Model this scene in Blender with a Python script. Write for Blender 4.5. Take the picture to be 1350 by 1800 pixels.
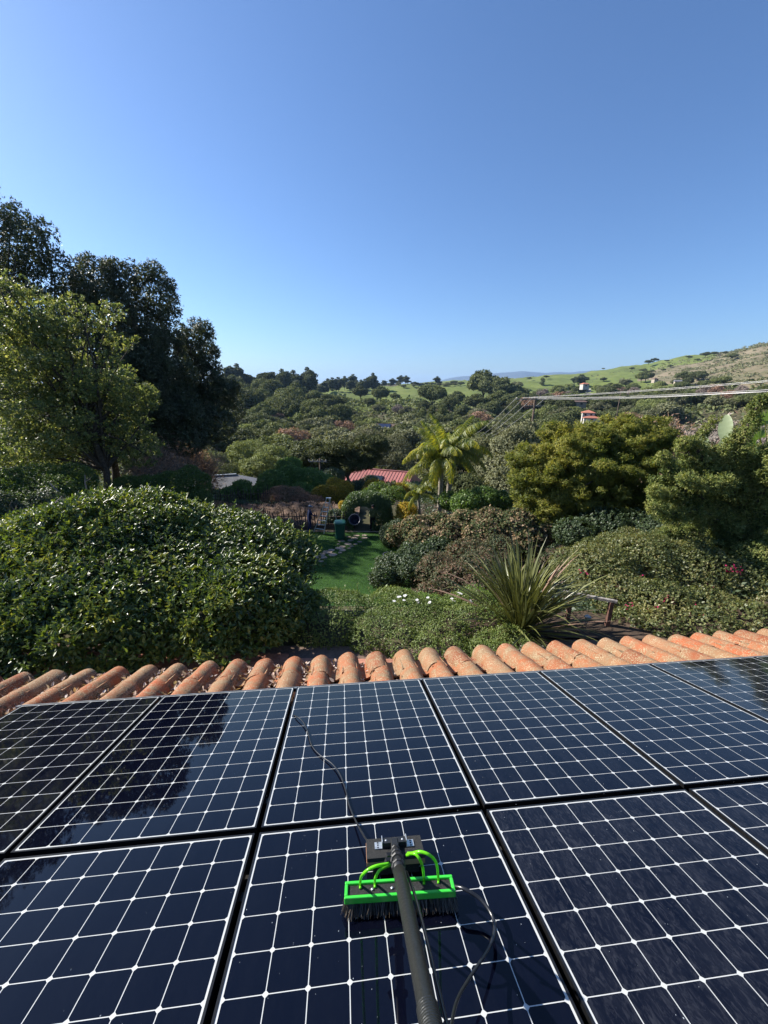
import bpy, math
import numpy as np
from mathutils import Matrix, Vector

for o in list(bpy.data.objects):
    bpy.data.objects.remove(o, do_unlink=True)
SC = bpy.context.scene
COL = SC.collection

# ------------------------------------------------------------------ camera
CAM_H = 8.0
FPX = 718.46                                    # focal length in pixels of the 1350 x 1800 photograph
MC = np.array([[0.99995937, -0.00901469, 0.0],
               [0.00263933, 0.29276938, -0.95617944],
               [0.00861966, 0.95614059, 0.29278127]])      # camera axes -> world
cam = bpy.data.cameras.new('camera')
cam.sensor_fit = 'AUTO'; cam.sensor_width = 36.0; cam.lens = FPX / 1800 * 36.0
cam.clip_start = 0.05; cam.clip_end = 60000
camo = bpy.data.objects.new('camera', cam); COL.objects.link(camo)
mw = Matrix([list(MC[0]) + [0], list(MC[1]) + [0], list(MC[2]) + [CAM_H], [0, 0, 0, 1]])
camo.matrix_world = mw
SC.camera = camo

# ------------------------------------------------------------------ sky, sun, exposure
SUN_AZ = math.radians(-69)      # from +Y towards +X
SUN_EL = math.radians(34.5)
w = bpy.data.worlds.new('World'); SC.world = w; w.use_nodes = True
nt = w.node_tree; nt.nodes.clear()
sky = nt.nodes.new('ShaderNodeTexSky'); sky.sky_type = 'NISHITA'; sky.sun_disc = False
sky.sun_elevation = SUN_EL; sky.sun_rotation = SUN_AZ
sky.altitude = 100; sky.air_density = 1.0; sky.dust_density = 0.8; sky.ozone_density = 6.0
bg = nt.nodes.new('ShaderNodeBackground'); bg.inputs[1].default_value = 0.0675
wo = nt.nodes.new('ShaderNodeOutputWorld')
tint = nt.nodes.new('ShaderNodeMix'); tint.data_type = 'RGBA'; tint.blend_type = 'MULTIPLY'; tint.inputs[0].default_value = 1.0; tint.inputs[7].default_value = (.93, 1.03, 1.15, 1)
nt.links.new(sky.outputs[0], tint.inputs[6]); nt.links.new(tint.outputs[2], bg.inputs[0]); nt.links.new(bg.outputs[0], wo.inputs[0])
sl = bpy.data.lights.new('sun', 'SUN'); sl.energy = 5.0; sl.angle = math.radians(0.55); sl.color = (1.0, 0.95, 0.86)
so = bpy.data.objects.new('sun', sl); COL.objects.link(so)
sd = Vector((math.sin(SUN_AZ) * math.cos(SUN_EL), math.cos(SUN_AZ) * math.cos(SUN_EL), math.sin(SUN_EL)))
so.rotation_euler = (-sd).to_track_quat('-Z', 'Y').to_euler(); so.location = sd * 50
SC.view_settings.view_transform = 'Standard'; SC.view_settings.look = 'None'
SC.view_settings.gamma = 1.0; SC.view_settings.use_curve_mapping = False
SC.view_settings.exposure = 1.15
SC.render.engine = 'CYCLES'
SC.cycles.max_bounces = 7; SC.cycles.diffuse_bounces = 2; SC.cycles.glossy_bounces = 3
SC.cycles.transmission_bounces = 3; SC.cycles.transparent_max_bounces = 6; SC.cycles.volume_bounces = 0
SC.cycles.caustics_reflective = False; SC.cycles.caustics_refractive = False
SC.cycles.use_denoising = True

# ------------------------------------------------------------------ layout helpers
def ray(px, py):
    d = MC @ np.array([(px - 675) / FPX, (900 - py) / FPX, -1.0]); return d
def at(px, py, Y):
    """world point seen at that photo position, at forward distance Y"""
    d = ray(px, py); k = Y / d[1]; return np.array([0, 0, CAM_H]) + d * k
def zat(px, py, r):
    d = ray(px, py); return CAM_H + r * d[2] / math.hypot(d[0], d[1])
def azpx(px):
    d = ray(px, 690); return math.atan2(d[0], d[1])

# ------------------------------------------------------------------ mesh helpers
def tag(o, label=None, cat=None, group=None, kind=None):
    if label: o['label'] = label
    if cat: o['category'] = cat
    if group: o['group'] = group
    if kind: o['kind'] = kind
    return o
def meshdata(name, V, F, mat=None, smooth=False, attr=None):
    me = bpy.data.meshes.new(name)
    V = np.asarray(V, dtype=np.float32)
    if isinstance(F, np.ndarray):
        n, k = F.shape
        me.vertices.add(len(V)); me.vertices.foreach_set('co', V.ravel())
        me.loops.add(n * k); me.loops.foreach_set('vertex_index', F.astype(np.int32).ravel())
        me.polygons.add(n); me.polygons.foreach_set('loop_start', np.arange(0, n * k, k, dtype=np.int32))
        me.polygons.foreach_set('loop_total', np.full(n, k, dtype=np.int32))
        me.update(calc_edges=True)
    else:
        me.from_pydata([tuple(v) for v in V.tolist()], [], F); me.update()
    if smooth: me.polygons.foreach_set('use_smooth', np.ones(len(me.polygons), dtype=bool))
    if mat is not None:
        for m in (mat if isinstance(mat, (list, tuple)) else [mat]): me.materials.append(m)
    return me
def link(name, data, parent=None, loc=None, rotz=None, scale=None, mtx=None):
    o = bpy.data.objects.new(name, data); COL.objects.link(o)
    if parent is not None: o.parent = parent
    if mtx is not None: o.matrix_basis = mtx
    if loc is not None: o.location = loc
    if rotz is not None: o.rotation_euler = (0, 0, rotz)
    if scale is not None: o.scale = scale if hasattr(scale, '__len__') else (scale,) * 3
    return o
def build(name, V, F, mat, parent=None, smooth=False, **k):
    return link(name, meshdata(name, V, F, mat, smooth), parent, **k)
def empty(name, loc=(0, 0, 0), rotz=0, scale=1, mtx=None, parent=None):
    o = bpy.data.objects.new(name, None); COL.objects.link(o); o.empty_display_size = .2
    if mtx is not None: o.matrix_basis = mtx
    else:
        o.location = loc; o.rotation_euler = (0, 0, rotz); o.scale = scale if hasattr(scale, '__len__') else (scale,) * 3
    if parent is not None: o.parent = parent
    return o
def copy_tree(o, parent=None):
    c = o.copy(); COL.objects.link(c); c.parent = parent
    for ch in list(o.children): copy_tree(ch, c)
    return c

class MB:
    """collects shapes, builds them as one mesh"""
    def __init__(s): s.V = []; s.F = []; s.n = 0
    def add(s, V, F):
        s.V += [tuple(map(float, v)) for v in V]; s.F += [tuple(i + s.n for i in f) for f in F]; s.n += len(V)
    def box(s, c, d, R=None, taper=1.0):
        x, y, z = [q / 2 for q in d]
        P = np.array([[-x, -y, -z], [x, -y, -z], [x, y, -z], [-x, y, -z], [-x * taper, -y * taper, z], [x * taper, -y * taper, z], [x * taper, y * taper, z], [-x * taper, y * taper, z]])
        if R is not None: P = P @ np.asarray(R).T
        s.add(P + np.asarray(c), [(0, 3, 2, 1), (4, 5, 6, 7), (0, 1, 5, 4), (1, 2, 6, 5), (2, 3, 7, 6), (3, 0, 4, 7)])
    def bar(s, a, b, w, h=None):
        a = np.asarray(a, float); b = np.asarray(b, float); h = h or w; d = b - a; L = np.linalg.norm(d); z = d / L
        u = np.array([0, 0, 1.]) if abs(z[2]) < .9 else np.array([0, 1., 0]); x = np.cross(u, z); x /= np.linalg.norm(x); y = np.cross(z, x)
        s.box((a + b) / 2, (w, h, L), np.stack([x, y, z], 1))
    def tube(s, pts, rad, n=8, cap=True):
        V, F = tubegeo(pts, rad, n, cap); s.add(V, F)
    def lathe(s, c, prof, n=16, R=None, cap=True):
        V = []; F = []
        for r, z in prof:
            for i in range(n):
                a = 2 * math.pi * i / n; V.append((r * math.cos(a), r * math.sin(a), z))
        for j in range(len(prof) - 1):
            for i in range(n):
                k = (i + 1) % n; F.append((j * n + i, j * n + k, (j + 1) * n + k, (j + 1) * n + i))
        if cap: F.append(tuple(range(n - 1, -1, -1))); F.append(tuple((len(prof) - 1) * n + i for i in range(n)))
        V = np.array(V)
        if R is not None: V = V @ np.asarray(R).T
        s.add(V + np.asarray(c), F)
    def build(s, name, mat, parent=None, smooth=False, **k):
        return link(name, meshdata(name, np.array(s.V), s.F, mat, smooth), parent, **k)
def tubegeo(pts, rad, n=8, cap=True):
    P = np.asarray(pts, float); m = len(P); rad = np.full(m, rad) if np.isscalar(rad) else np.asarray(rad, float)
    T = np.gradient(P, axis=0); T /= np.linalg.norm(T, axis=1)[:, None] + 1e-12
    u = np.array([0, 0, 1.]) if abs(T[0][2]) < .9 else np.array([1., 0, 0])
    V = []
    x = np.cross(T[0], u); x /= np.linalg.norm(x)
    for i in range(m):
        x = x - T[i] * (x @ T[i]); x /= np.linalg.norm(x) + 1e-12; y = np.cross(T[i], x)
        for k in range(n):
            a = 2 * math.pi * k / n; V.append(P[i] + rad[i] * (math.cos(a) * x + math.sin(a) * y))
    F = [(i * n + k, i * n + (k + 1) % n, (i + 1) * n + (k + 1) % n, (i + 1) * n + k) for i in range(m - 1) for k in range(n)]
    if cap: F.append(tuple(range(n - 1, -1, -1))); F.append(tuple((m - 1) * n + k for k in range(n)))
    return V, F
def curve(ctrl, n=24):
    """Catmull-Rom through control points"""
    C = np.asarray(ctrl, float); C = np.vstack([2 * C[0] - C[1], C, 2 * C[-1] - C[-2]]); out = []
    seg = len(C) - 3
    for i in range(seg):
        for t in np.linspace(0, 1, max(2, n // seg), endpoint=(i == seg - 1)):
            a, b, c, d = C[i:i + 4]
            out.append(.5 * ((2 * b) + (-a + c) * t + (2 * a - 5 * b + 4 * c - d) * t * t + (-a + 3 * b - 3 * c + d) * t ** 3))
    return np.array(out)

# ------------------------------------------------------------------ materials
def newmat(name):
    m = bpy.data.materials.new(name); m.use_nodes = True; t = m.node_tree
    return m, t, t.nodes['Principled BSDF'], t.nodes['Material Output']
def N(t, kind, **k):
    n = t.nodes.new(kind)
    for a, b in k.items():
        if a in n.bl_rna.properties: setattr(n, a, b)
        else: n.inputs[a.replace('_', ' ')].default_value = b
    return n
def ramp(t, stops, fac=None):
    r = t.nodes.new('ShaderNodeValToRGB'); e = r.color_ramp.elements
    while len(e) < len(stops): e.new(0.5)
    for i, (p, c) in enumerate(stops): e[i].position = p; e[i].color = (*c, 1)
    if fac is not None: t.links.new(fac, r.inputs[0])
    return r
def L(t, a, b): t.links.new(a, b)

def leafmat(name, cols, trans=0.35, rough=0.5, spec=0.35, tcol=None, objvar=0.25, patch=0.0, gain=1.75):
    cols = [tuple(min(.9, q * (gain if max(c) < .3 else 1)) for q in c) for c in cols]
    m, t, p, out = newmat(name)
    g = N(t, 'ShaderNodeNewGeometry'); k = len(cols)
    fac = g.outputs['Random Per Island']
    if patch > 0:
        tc = N(t, 'ShaderNodeTexCoord'); nz = N(t, 'ShaderNodeTexNoise', Scale=patch, Detail=2.0); L(t, tc.outputs['Object'], nz.inputs['Vector'])
        ma = N(t, 'ShaderNodeMath', operation='MULTIPLY_ADD'); L(t, nz.outputs[0], ma.inputs[0]); ma.inputs[1].default_value = 1.7; ma.inputs[2].default_value = -0.85
        ad = N(t, 'ShaderNodeMath', operation='ADD', use_clamp=True); L(t, fac, ad.inputs[0]); L(t, ma.outputs[0], ad.inputs[1]); fac = ad.outputs[0]
    r = ramp(t, [(i / max(1, k - 1), c) for i, c in enumerate(cols)], fac)
    oi = N(t, 'ShaderNodeObjectInfo')
    hs = N(t, 'ShaderNodeHueSaturation'); L(t, r.outputs[0], hs.inputs['Color'])
    mr = N(t, 'ShaderNodeMapRange'); L(t, oi.outputs['Random'], mr.inputs[0]); mr.inputs[3].default_value = 1 - objvar; mr.inputs[4].default_value = 1 + objvar
    L(t, mr.outputs[0], hs.inputs['Value'])
    L(t, hs.outputs[0], p.inputs['Base Color']); p.inputs['Roughness'].default_value = rough; p.inputs['Specular IOR Level'].default_value = spec
    if trans > 0:
        tr = N(t, 'ShaderNodeBsdfTranslucent'); mx = N(t, 'ShaderNodeMixShader'); mx.inputs[0].default_value = trans
        gm = N(t, 'ShaderNodeMix', data_type='RGBA', blend_type='MULTIPLY'); gm.inputs[0].default_value = 1
        L(t, hs.outputs[0], gm.inputs[6]); gm.inputs[7].default_value = (*(tcol or (2.4, 2.3, 1.0)), 1)
        L(t, gm.outputs[2], tr.inputs[0]); L(t, p.outputs[0], mx.inputs[1]); L(t, tr.outputs[0], mx.inputs[2]); L(t, mx.outputs[0], out.inputs[0])
    return m
def plain(name, col, rough=.6, spec=.4, metal=0, noise=None, nscale=20, bump=0, coat=0, objvar=0):
    m, t, p, out = newmat(name)
    p.inputs['Roughness'].default_value = rough; p.inputs['Specular IOR Level'].default_value = spec; p.inputs['Metallic'].default_value = metal
    p.inputs['Coat Weight'].default_value = coat
    tc = N(t, 'ShaderNodeTexCoord')
    nz = N(t, 'ShaderNodeTexNoise', Scale=float(nscale), Detail=6.0); L(t, tc.outputs['Object'], nz.inputs['Vector'])
    c2 = noise or tuple(min(1, q * .65) for q in col)
    r = ramp(t, [(.32, c2), (.68, col)], nz.outputs[0]); c = r.outputs[0]
    if objvar:
        oi = N(t, 'ShaderNodeObjectInfo'); hs = N(t, 'ShaderNodeHueSaturation'); L(t, c, hs.inputs['Color'])
        mr = N(t, 'ShaderNodeMapRange'); L(t, oi.outputs['Random'], mr.inputs[0]); mr.inputs[3].default_value = 1 - objvar; mr.inputs[4].default_value = 1 + objvar
        L(t, mr.outputs[0], hs.inputs['Value']); c = hs.outputs[0]
    L(t, c, p.inputs['Base Color'])
    if bump:
        b = N(t, 'ShaderNodeBump'); b.inputs['Strength'].default_value = bump; b.inputs['Distance'].default_value = .01
        nz2 = N(t, 'ShaderNodeTexNoise', Scale=float(nscale) * 3, Detail=8.0); L(t, tc.outputs['Object'], nz2.inputs['Vector'])
        L(t, nz2.outputs[0], b.inputs['Height']); L(t, b.outputs[0], p.inputs['Normal'])
    return m

M = {}
M['black_frame'] = plain('black anodised frame', (.012, .012, .013), .38, .5, .3, nscale=60)
M['rail_grey'] = plain('grey rail', (.30, .31, .32), .45, .5, .6, noise=(.16, .165, .17), nscale=14)
M['black_plastic'] = plain('black plastic', (.014, .014, .015), .45, .5, nscale=50)
M['hose_black'] = plain('black hose', (.016, .017, .02), .28, .6, nscale=80)
M['pole'] = plain('dark sleeve', (.013, .014, .013), .38, .5, noise=(.012, .013, .012), nscale=35, bump=.15)
M['green_plastic'] = plain('green plastic', (.04, .48, .045), .3, .5, noise=(.035, .42, .035), nscale=30)
M['green_tube'] = leafmat('lime tube', [(.17, .66, .01), (.20, .70, .02)], trans=.35, rough=.25, spec=.6, tcol=(1.2, 1.2, .6), objvar=0)
M['bristle'] = leafmat('bristles', [(.008, .007, .006), (.018, .015, .012), (.06, .045, .03)], trans=0, rough=.35, spec=.6, objvar=0)
M['foam'] = plain('gritty black pad', (.028, .028, .028), .75, .5, noise=(.008, .008, .008), nscale=160, bump=1.0)
M['ply'] = plain('plywood edge', (.42, .22, .12), .7, .3, nscale=25)
M['zinc'] = plain('zinc bracket', (.62, .64, .66), .35, .6, .7, noise=(.40, .42, .44), nscale=80)
M['bark'] = plain('bark', (.10, .08, .06), .9, .2, noise=(.04, .032, .025), nscale=9, bump=.8)
M['palebark'] = plain('pale bark', (.55, .50, .42), .85, .2, noise=(.25, .21, .17), nscale=5)
M['palmbark'] = plain('palm bark', (.34, .30, .25), .9, .2, noise=(.16, .14, .11), nscale=8, bump=.6)
M['twig'] = plain('grey twig', (.22, .19, .16), .9, .2, nscale=20)
M['fencewood'] = plain('weathered stake', (.10, .07, .055), .9, .2, noise=(.045, .033, .027), nscale=16, objvar=.3)
M['railwood'] = plain('weathered timber', (.36, .33, .30), .85, .2, noise=(.14, .12, .10), nscale=18, bump=.5)
M['darkwood'] = plain('reddish timber', (.16, .08, .06), .85, .25, noise=(.07, .04, .03), nscale=18, bump=.4)
M['soil'] = plain('soil', (.17, .115, .085), .95, .1, noise=(.06, .042, .03), nscale=1.8, bump=1)
M['stone'] = plain('flagstone', (.36, .28, .22), .85, .3, noise=(.20, .16, .13), nscale=4, bump=.4, objvar=.2)
M['brick'] = plain('brick paver', (.46, .21, .14), .85, .25, noise=(.30, .13, .09), nscale=10, bump=.3, objvar=.22)
M['mortar'] = plain('sand joint', (.20, .14, .11), .95, .1, nscale=20)
M['rock'] = plain('boulder', (.42, .33, .24), .9, .2, noise=(.2, .15, .11), nscale=6, bump=.6)
M['stucco'] = plain('white stucco', (.50, .47, .42), .9, .2, noise=(.38, .36, .32), nscale=3)
M['tanwall'] = plain('tan stucco', (.45, .38, .30), .9, .2, nscale=3)
M['glass'] = plain('dark pane', (.02, .025, .03), .08, .6, nscale=3)
M['redmetal'] = plain('red metal roof', (.40, .15, .13), .5, .4, noise=(.30, .12, .105), nscale=.8)
M['terra'] = plain('far clay roof', (.34, .15, .10), .85, .2, noise=(.36, .13, .09), nscale=1.2, objvar=.2)
M['brownroof'] = plain('brown shingle', (.17, .115, .095), .9, .2, nscale=2)
M['greyroof'] = plain('grey shingle', (.19, .19, .20), .85, .3, noise=(.14, .14, .15), nscale=2.5, objvar=.12)
M['pv'] = plain('far solar glass', (.03, .04, .08), .15, .6, nscale=1)
M['concrete'] = plain('road', (.30, .28, .26), .9, .2, nscale=.3)
M['binplastic'] = plain('green bin plastic', (.012, .085, .055), .42, .45, noise=(.010, .07, .045), nscale=6)
M['bucketplastic'] = plain('navy tub plastic', (.018, .022, .045), .45, .4, nscale=8)
M['tubrim'] = plain('pale tub rim', (.13, .14, .18), .4, .5, nscale=8)
M['alu'] = plain('aluminium', (.62, .60, .58), .4, .5, .6, nscale=12)
M['wire'] = plain('pale wire', (.42, .41, .40), .4, .5, .3, nscale=12)
M['polewood'] = plain('pole wood', (.12, .09, .07), .9, .2, nscale=3)
M['skin'] = plain('skin', (.40, .22, .15), .6, .3, nscale=8)
M['navy'] = plain('navy cloth', (.022, .03, .075), .9, .1, nscale=8)
M['darkcloth'] = plain('dark cloth', (.018, .018, .022), .9, .1, nscale=8)
M['camo'] = plain('olive shirt', (.14, .15, .07), .9, .1, noise=(.05, .06, .03), nscale=14)
M['capcloth'] = plain('grey cap', (.18, .20, .26), .9, .1, nscale=8)
M['lampmetal'] = plain('lamp metal', (.35, .37, .37), .3, .5, .8, nscale=8)
# ---- clay tiles
def tilemat():
    m, t, p, out = newmat('clay tile'); p.inputs['Roughness'].default_value = .82; p.inputs['Specular IOR Level'].default_value = .25
    tc = N(t, 'ShaderNodeTexCoord'); oi = N(t, 'ShaderNodeObjectInfo')
    base = ramp(t, [(0, (.17, .052, .022)), (.25, (.27, .085, .034)), (.5, (.23, .115, .055)), (.75, (.29, .068, .022)), (1, (.22, .13, .07))], oi.outputs['Random'])
    vo = N(t, 'ShaderNodeVectorMath', operation='ADD'); L(t, tc.outputs['Object'], vo.inputs[0])
    sc = N(t, 'ShaderNodeVectorMath', operation='SCALE'); L(t, oi.outputs['Location'], sc.inputs[0]); sc.inputs[3].default_value = 3.1; L(t, sc.outputs[0], vo.inputs[1])
    n1 = N(t, 'ShaderNodeTexNoise', Scale=7.0, Detail=7.0, Roughness=.65); L(t, vo.outputs[0], n1.inputs[0])
    n2 = N(t, 'ShaderNodeTexNoise', Scale=70.0, Detail=5.0); L(t, vo.outputs[0], n2.inputs[0])
    mx = N(t, 'ShaderNodeMix', data_type='RGBA'); r1 = ramp(t, [(.42, (0, 0, 0)), (.62, (1, 1, 1))], n1.outputs[0])
    L(t, r1.outputs[0], mx.inputs[0]); L(t, base.outputs[0], mx.inputs[6]); mx.inputs[7].default_value = (.20, .125, .068, 1)
    # pale lichen specks, and a patchy darker tone towards the right flank
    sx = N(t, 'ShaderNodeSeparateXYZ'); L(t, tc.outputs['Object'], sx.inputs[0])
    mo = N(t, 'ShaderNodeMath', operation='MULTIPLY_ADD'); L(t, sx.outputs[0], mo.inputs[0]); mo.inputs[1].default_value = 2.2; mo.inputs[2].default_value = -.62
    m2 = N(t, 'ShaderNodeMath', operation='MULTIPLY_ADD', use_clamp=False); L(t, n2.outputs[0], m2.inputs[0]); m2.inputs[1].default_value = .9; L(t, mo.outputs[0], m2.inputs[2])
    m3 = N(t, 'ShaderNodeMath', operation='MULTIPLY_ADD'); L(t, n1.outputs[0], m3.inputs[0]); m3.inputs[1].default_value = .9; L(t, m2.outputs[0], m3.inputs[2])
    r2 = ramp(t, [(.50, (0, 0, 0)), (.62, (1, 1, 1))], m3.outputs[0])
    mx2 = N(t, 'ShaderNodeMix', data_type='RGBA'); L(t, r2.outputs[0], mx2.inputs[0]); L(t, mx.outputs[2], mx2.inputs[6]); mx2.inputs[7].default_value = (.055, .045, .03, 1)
    vor = N(t, 'ShaderNodeTexVoronoi', Scale=85.0); L(t, vo.outputs[0], vor.inputs[0])
    n3 = N(t, 'ShaderNodeTexNoise', Scale=9.0, Detail=3.0); L(t, vo.outputs[0], n3.inputs[0])
    mm = N(t, 'ShaderNodeMath', operation='MULTIPLY_ADD'); L(t, n3.outputs[0], mm.inputs[0]); mm.inputs[1].default_value = -.55; L(t, vor.outputs[0], mm.inputs[2])
    r3 = ramp(t, [(-0.0, (1, 1, 1)), (.035, (0, 0, 0))], mm.outputs[0])
    mx3 = N(t, 'ShaderNodeMix', data_type='RGBA'); L(t, r3.outputs[0], mx3.inputs[0]); L(t, mx2.outputs[2], mx3.inputs[6]); mx3.inputs[7].default_value = (.33, .28, .18, 1)
    L(t, mx3.outputs[2], p.inputs['Base Color'])
    b = N(t, 'ShaderNodeBump'); b.inputs['Strength'].default_value = .5; b.inputs['Distance'].default_value = .006; L(t, n2.outputs[0], b.inputs['Height']); L(t, b.outputs[0], p.inputs['Normal'])
    return m
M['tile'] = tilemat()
# ---- solar cells: dark silicon under glass (coat), with dust, dried streaks and wet film
def cellmat(name, dust, wet):
    m, t, p, out = newmat(name)
    tc = N(t, 'ShaderNodeTexCoord'); oi = N(t, 'ShaderNodeObjectInfo')
    vo = N(t, 'ShaderNodeVectorMath', operation='ADD'); L(t, tc.outputs['Object'], vo.inputs[0]); L(t, oi.outputs['Location'], vo.inputs[1])
    base = (.0011, .0016, .0055)
    n1 = N(t, 'ShaderNodeTexNoise', Scale=5.0, Detail=8.0, Roughness=.7); mp = N(t, 'ShaderNodeMapping'); mp.inputs['Scale'].default_value = (2.2, .7, 1); L(t, vo.outputs[0], mp.inputs[0]); L(t, mp.outputs[0], n1.inputs[0])
    c2 = tuple(b + dust * q for b, q in zip(base, (.014, .015, .018)))
    r = ramp(t, [(.35, base), (.75, c2)], n1.outputs[0])
    vr = N(t, 'ShaderNodeTexVoronoi', Scale=22.0); vr.inputs['Randomness'].default_value = 1; L(t, vo.outputs[0], vr.inputs[0])
    rr = ramp(t, [(0, (1, 1, 1)), (.02 + .03 * dust, (0, 0, 0))], vr.outputs[0])
    wn = N(t, 'ShaderNodeTexWhiteNoise', noise_dimensions='3D'); L(t, vr.outputs['Position'], wn.inputs[0])
    gt = N(t, 'ShaderNodeMath', operation='GREATER_THAN'); L(t, wn.outputs[0], gt.inputs[0]); gt.inputs[1].default_value = 1 - .30 * min(1, dust + .15)
    mu = N(t, 'ShaderNodeMath', operation='MULTIPLY'); L(t, rr.outputs[0], mu.inputs[0]); L(t, gt.outputs[0], mu.inputs[1])
    mx = N(t, 'ShaderNodeMix', data_type='RGBA'); L(t, mu.outputs[0], mx.inputs[0]); L(t, r.outputs[0], mx.inputs[6]); mx.inputs[7].default_value = (.24, .25, .27, 1)
    n5 = N(t, 'ShaderNodeTexNoise', Scale=38.0, Detail=5.0, Roughness=.7, Distortion=1.2); mp5 = N(t, 'ShaderNodeMapping'); mp5.inputs['Scale'].default_value = (1.6, .55, 1); L(t, vo.outputs[0], mp5.inputs[0]); L(t, mp5.outputs[0], n5.inputs[0])
    fl = ramp(t, [(.47, (0, 0, 0)), (.72, tuple(q * (dust ** 1.5) * (1.6 if wet > .1 else .8) for q in (.026, .027, .031)))], n5.outputs[0])
    ad5 = N(t, 'ShaderNodeMix', data_type='RGBA', blend_type='ADD'); ad5.inputs[0].default_value = 1; L(t, mx.outputs[2], ad5.inputs[6]); L(t, fl.outputs[0], ad5.inputs[7])
    L(t, ad5.outputs[2], p.inputs['Base Color'])
    p.inputs['Roughness'].default_value = .6; p.inputs['Specular IOR Level'].default_value = .0
    p.inputs['Coat Weight'].default_value = 1.0; p.inputs['Coat IOR'].default_value = 1.34
    rc = ramp(t, [(.4, (.02, .02, .02)), (.8, (.02 + .12 * dust,) * 3)], n1.outputs[0]); L(t, rc.outputs[0], p.inputs['Coat Roughness'])
    if wet:
        n4 = N(t, 'ShaderNodeTexNoise', Scale=16.0, Detail=4.0, Roughness=.6); mp4 = N(t, 'ShaderNodeMapping'); mp4.inputs['Scale'].default_value = (2.0, .8, 1); L(t, vo.outputs[0], mp4.inputs[0]); L(t, mp4.outputs[0], n4.inputs[0])
        b = N(t, 'ShaderNodeBump'); b.inputs['Strength'].default_value = wet; b.inputs['Distance'].default_value = .004; L(t, n4.outputs[0], b.inputs['Height']); L(t, b.outputs[0], p.inputs['Coat Normal'])
    return m
M['cell_clean'] = cellmat('washed cell', .10, 0.0)
M['cell_mid'] = cellmat('drying cell', .35, 0.02)
M['cell_dusty'] = cellmat('dusty cell', .8, 0.05)
M['cell_wet'] = cellmat('streaked wet cell', .55, 0.35)
def backmat():
    m, t, p, out = newmat('white backsheet'); p.inputs['Base Color'].default_value = (.43, .44, .43, 1); p.inputs['Roughness'].default_value = .6
    p.inputs['Coat Weight'].default_value = 1; p.inputs['Coat Roughness'].default_value = .03; return m
M['back'] = backmat()

# ------------------------------------------------------------------ foliage builders
def unit(v): return v / (np.linalg.norm(v, axis=-1, keepdims=True) + 1e-9)
def leaves(P, Nn, D, Ln, W, fold=False, droop=0.15):
    """leaf blades: base P, facing Nn, pointing D"""
    n = len(P); Ln = np.broadcast_to(np.asarray(Ln, float).reshape(-1, 1) if np.ndim(Ln) else np.array([[Ln]]), (n, 1)); W = np.broadcast_to(np.asarray(W, float).reshape(-1, 1) if np.ndim(W) else np.array([[W]]), (n, 1))
    D = unit(D); S = unit(np.cross(D, Nn)); Nn = np.cross(S, D)
    if fold:
        V = np.stack([P, P + D * Ln * .30 + S * W * .5 + Nn * W * .16, P + D * Ln * .68 + S * W * .40 + Nn * W * .06, P + D * Ln - Nn * Ln * droop,
                      P + D * Ln * .68 - S * W * .40 + Nn * W * .06, P + D * Ln * .30 - S * W * .5 + Nn * W * .16], 1).reshape(-1, 3)
        b = np.arange(n)[:, None] * 6
        return V, np.concatenate([b + np.array([[0, 3, 2, 1]]), b + np.array([[0, 5, 4, 3]])], 0)
    V = np.stack([P, P + D * Ln * .45 + S * W * .5, P + D * Ln - Nn * Ln * droop, P + D * Ln * .45 - S * W * .5], 1).reshape(-1, 3)
    return V, np.arange(n * 4).reshape(-1, 4)
def shell(blobs, n, rng, lo=.8, hi=1.06, cull=.78, zmin=None, power=2):
    """n points near the surface of a union of ellipsoids; blobs rows: x y z rx ry rz. returns points, outward"""
    B = np.asarray(blobs, float)
    if B.shape[1] == 4: B = np.column_stack([B, B[:, 3], B[:, 3]])
    wgt = (B[:, 3] * B[:, 4] + B[:, 4] * B[:, 5] + B[:, 3] * B[:, 5]); wgt /= wgt.sum()
    outP = []; outO = []; got = 0
    for it in range(8):
        k = int((n - got) * 1.7) + 50
        idx = rng.choice(len(B), k, p=wgt)
        d = unit(rng.normal(size=(k, 3))); rr = lo + (hi - lo) * rng.random((k, 1)) ** .7
        Pp = B[idx, :3] + d * rr * B[idx, 3:6]; O = unit(d / B[idx, 3:6])
        keep = np.ones(k, bool)
        order = np.argsort(Pp[:, 0]); xs_ = Pp[order, 0]
        for j in range(len(B)):
            a, b = np.searchsorted(xs_, (B[j, 0] - cull * B[j, 3], B[j, 0] + cull * B[j, 3])); oo = order[a:b]
            q = ((Pp[oo] - B[j, :3]) / B[j, 3:6]); ins = (q * q).sum(1) < cull * cull
            keep[oo[ins & (idx[oo] != j)]] = False
        if zmin is not None: keep &= Pp[:, 2] > zmin
        outP.append(Pp[keep]); outO.append(O[keep]); got += keep.sum()
        if got >= n: break
    return np.concatenate(outP)[:n], np.concatenate(outO)[:n]
def rosettes(C, O, k, rng, Ln, W, spread=.9, up=.2, droop=.2, fold=True, jit=.03, lenvar=.35, nup=.3):
    """k leaves round every twig tip C"""
    m = len(C); C = np.repeat(C, k, 0); O = unit(np.repeat(O, k, 0) + rng.normal(size=(m * k, 3)) * .15)
    T = unit(np.cross(O, rng.normal(size=(m * k, 3))))
    a = spread * (.55 + .75 * rng.random((m * k, 1)))
    D = unit(O * (1 - .35 * a) + T * a + np.array([0, 0, up]) * rng.random((m * k, 1)))
    Nn = unit(O + .25 * rng.normal(size=(m * k, 3)) + np.array([0, 0, nup]))
    l = Ln * (1 + lenvar * (rng.random(m * k) * 2 - 1))
    P = C + O * jit * rng.normal(size=(m * k, 1)) - D * .01
    return leaves(P, Nn, D, l, W * l / Ln, fold, droop)
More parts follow.
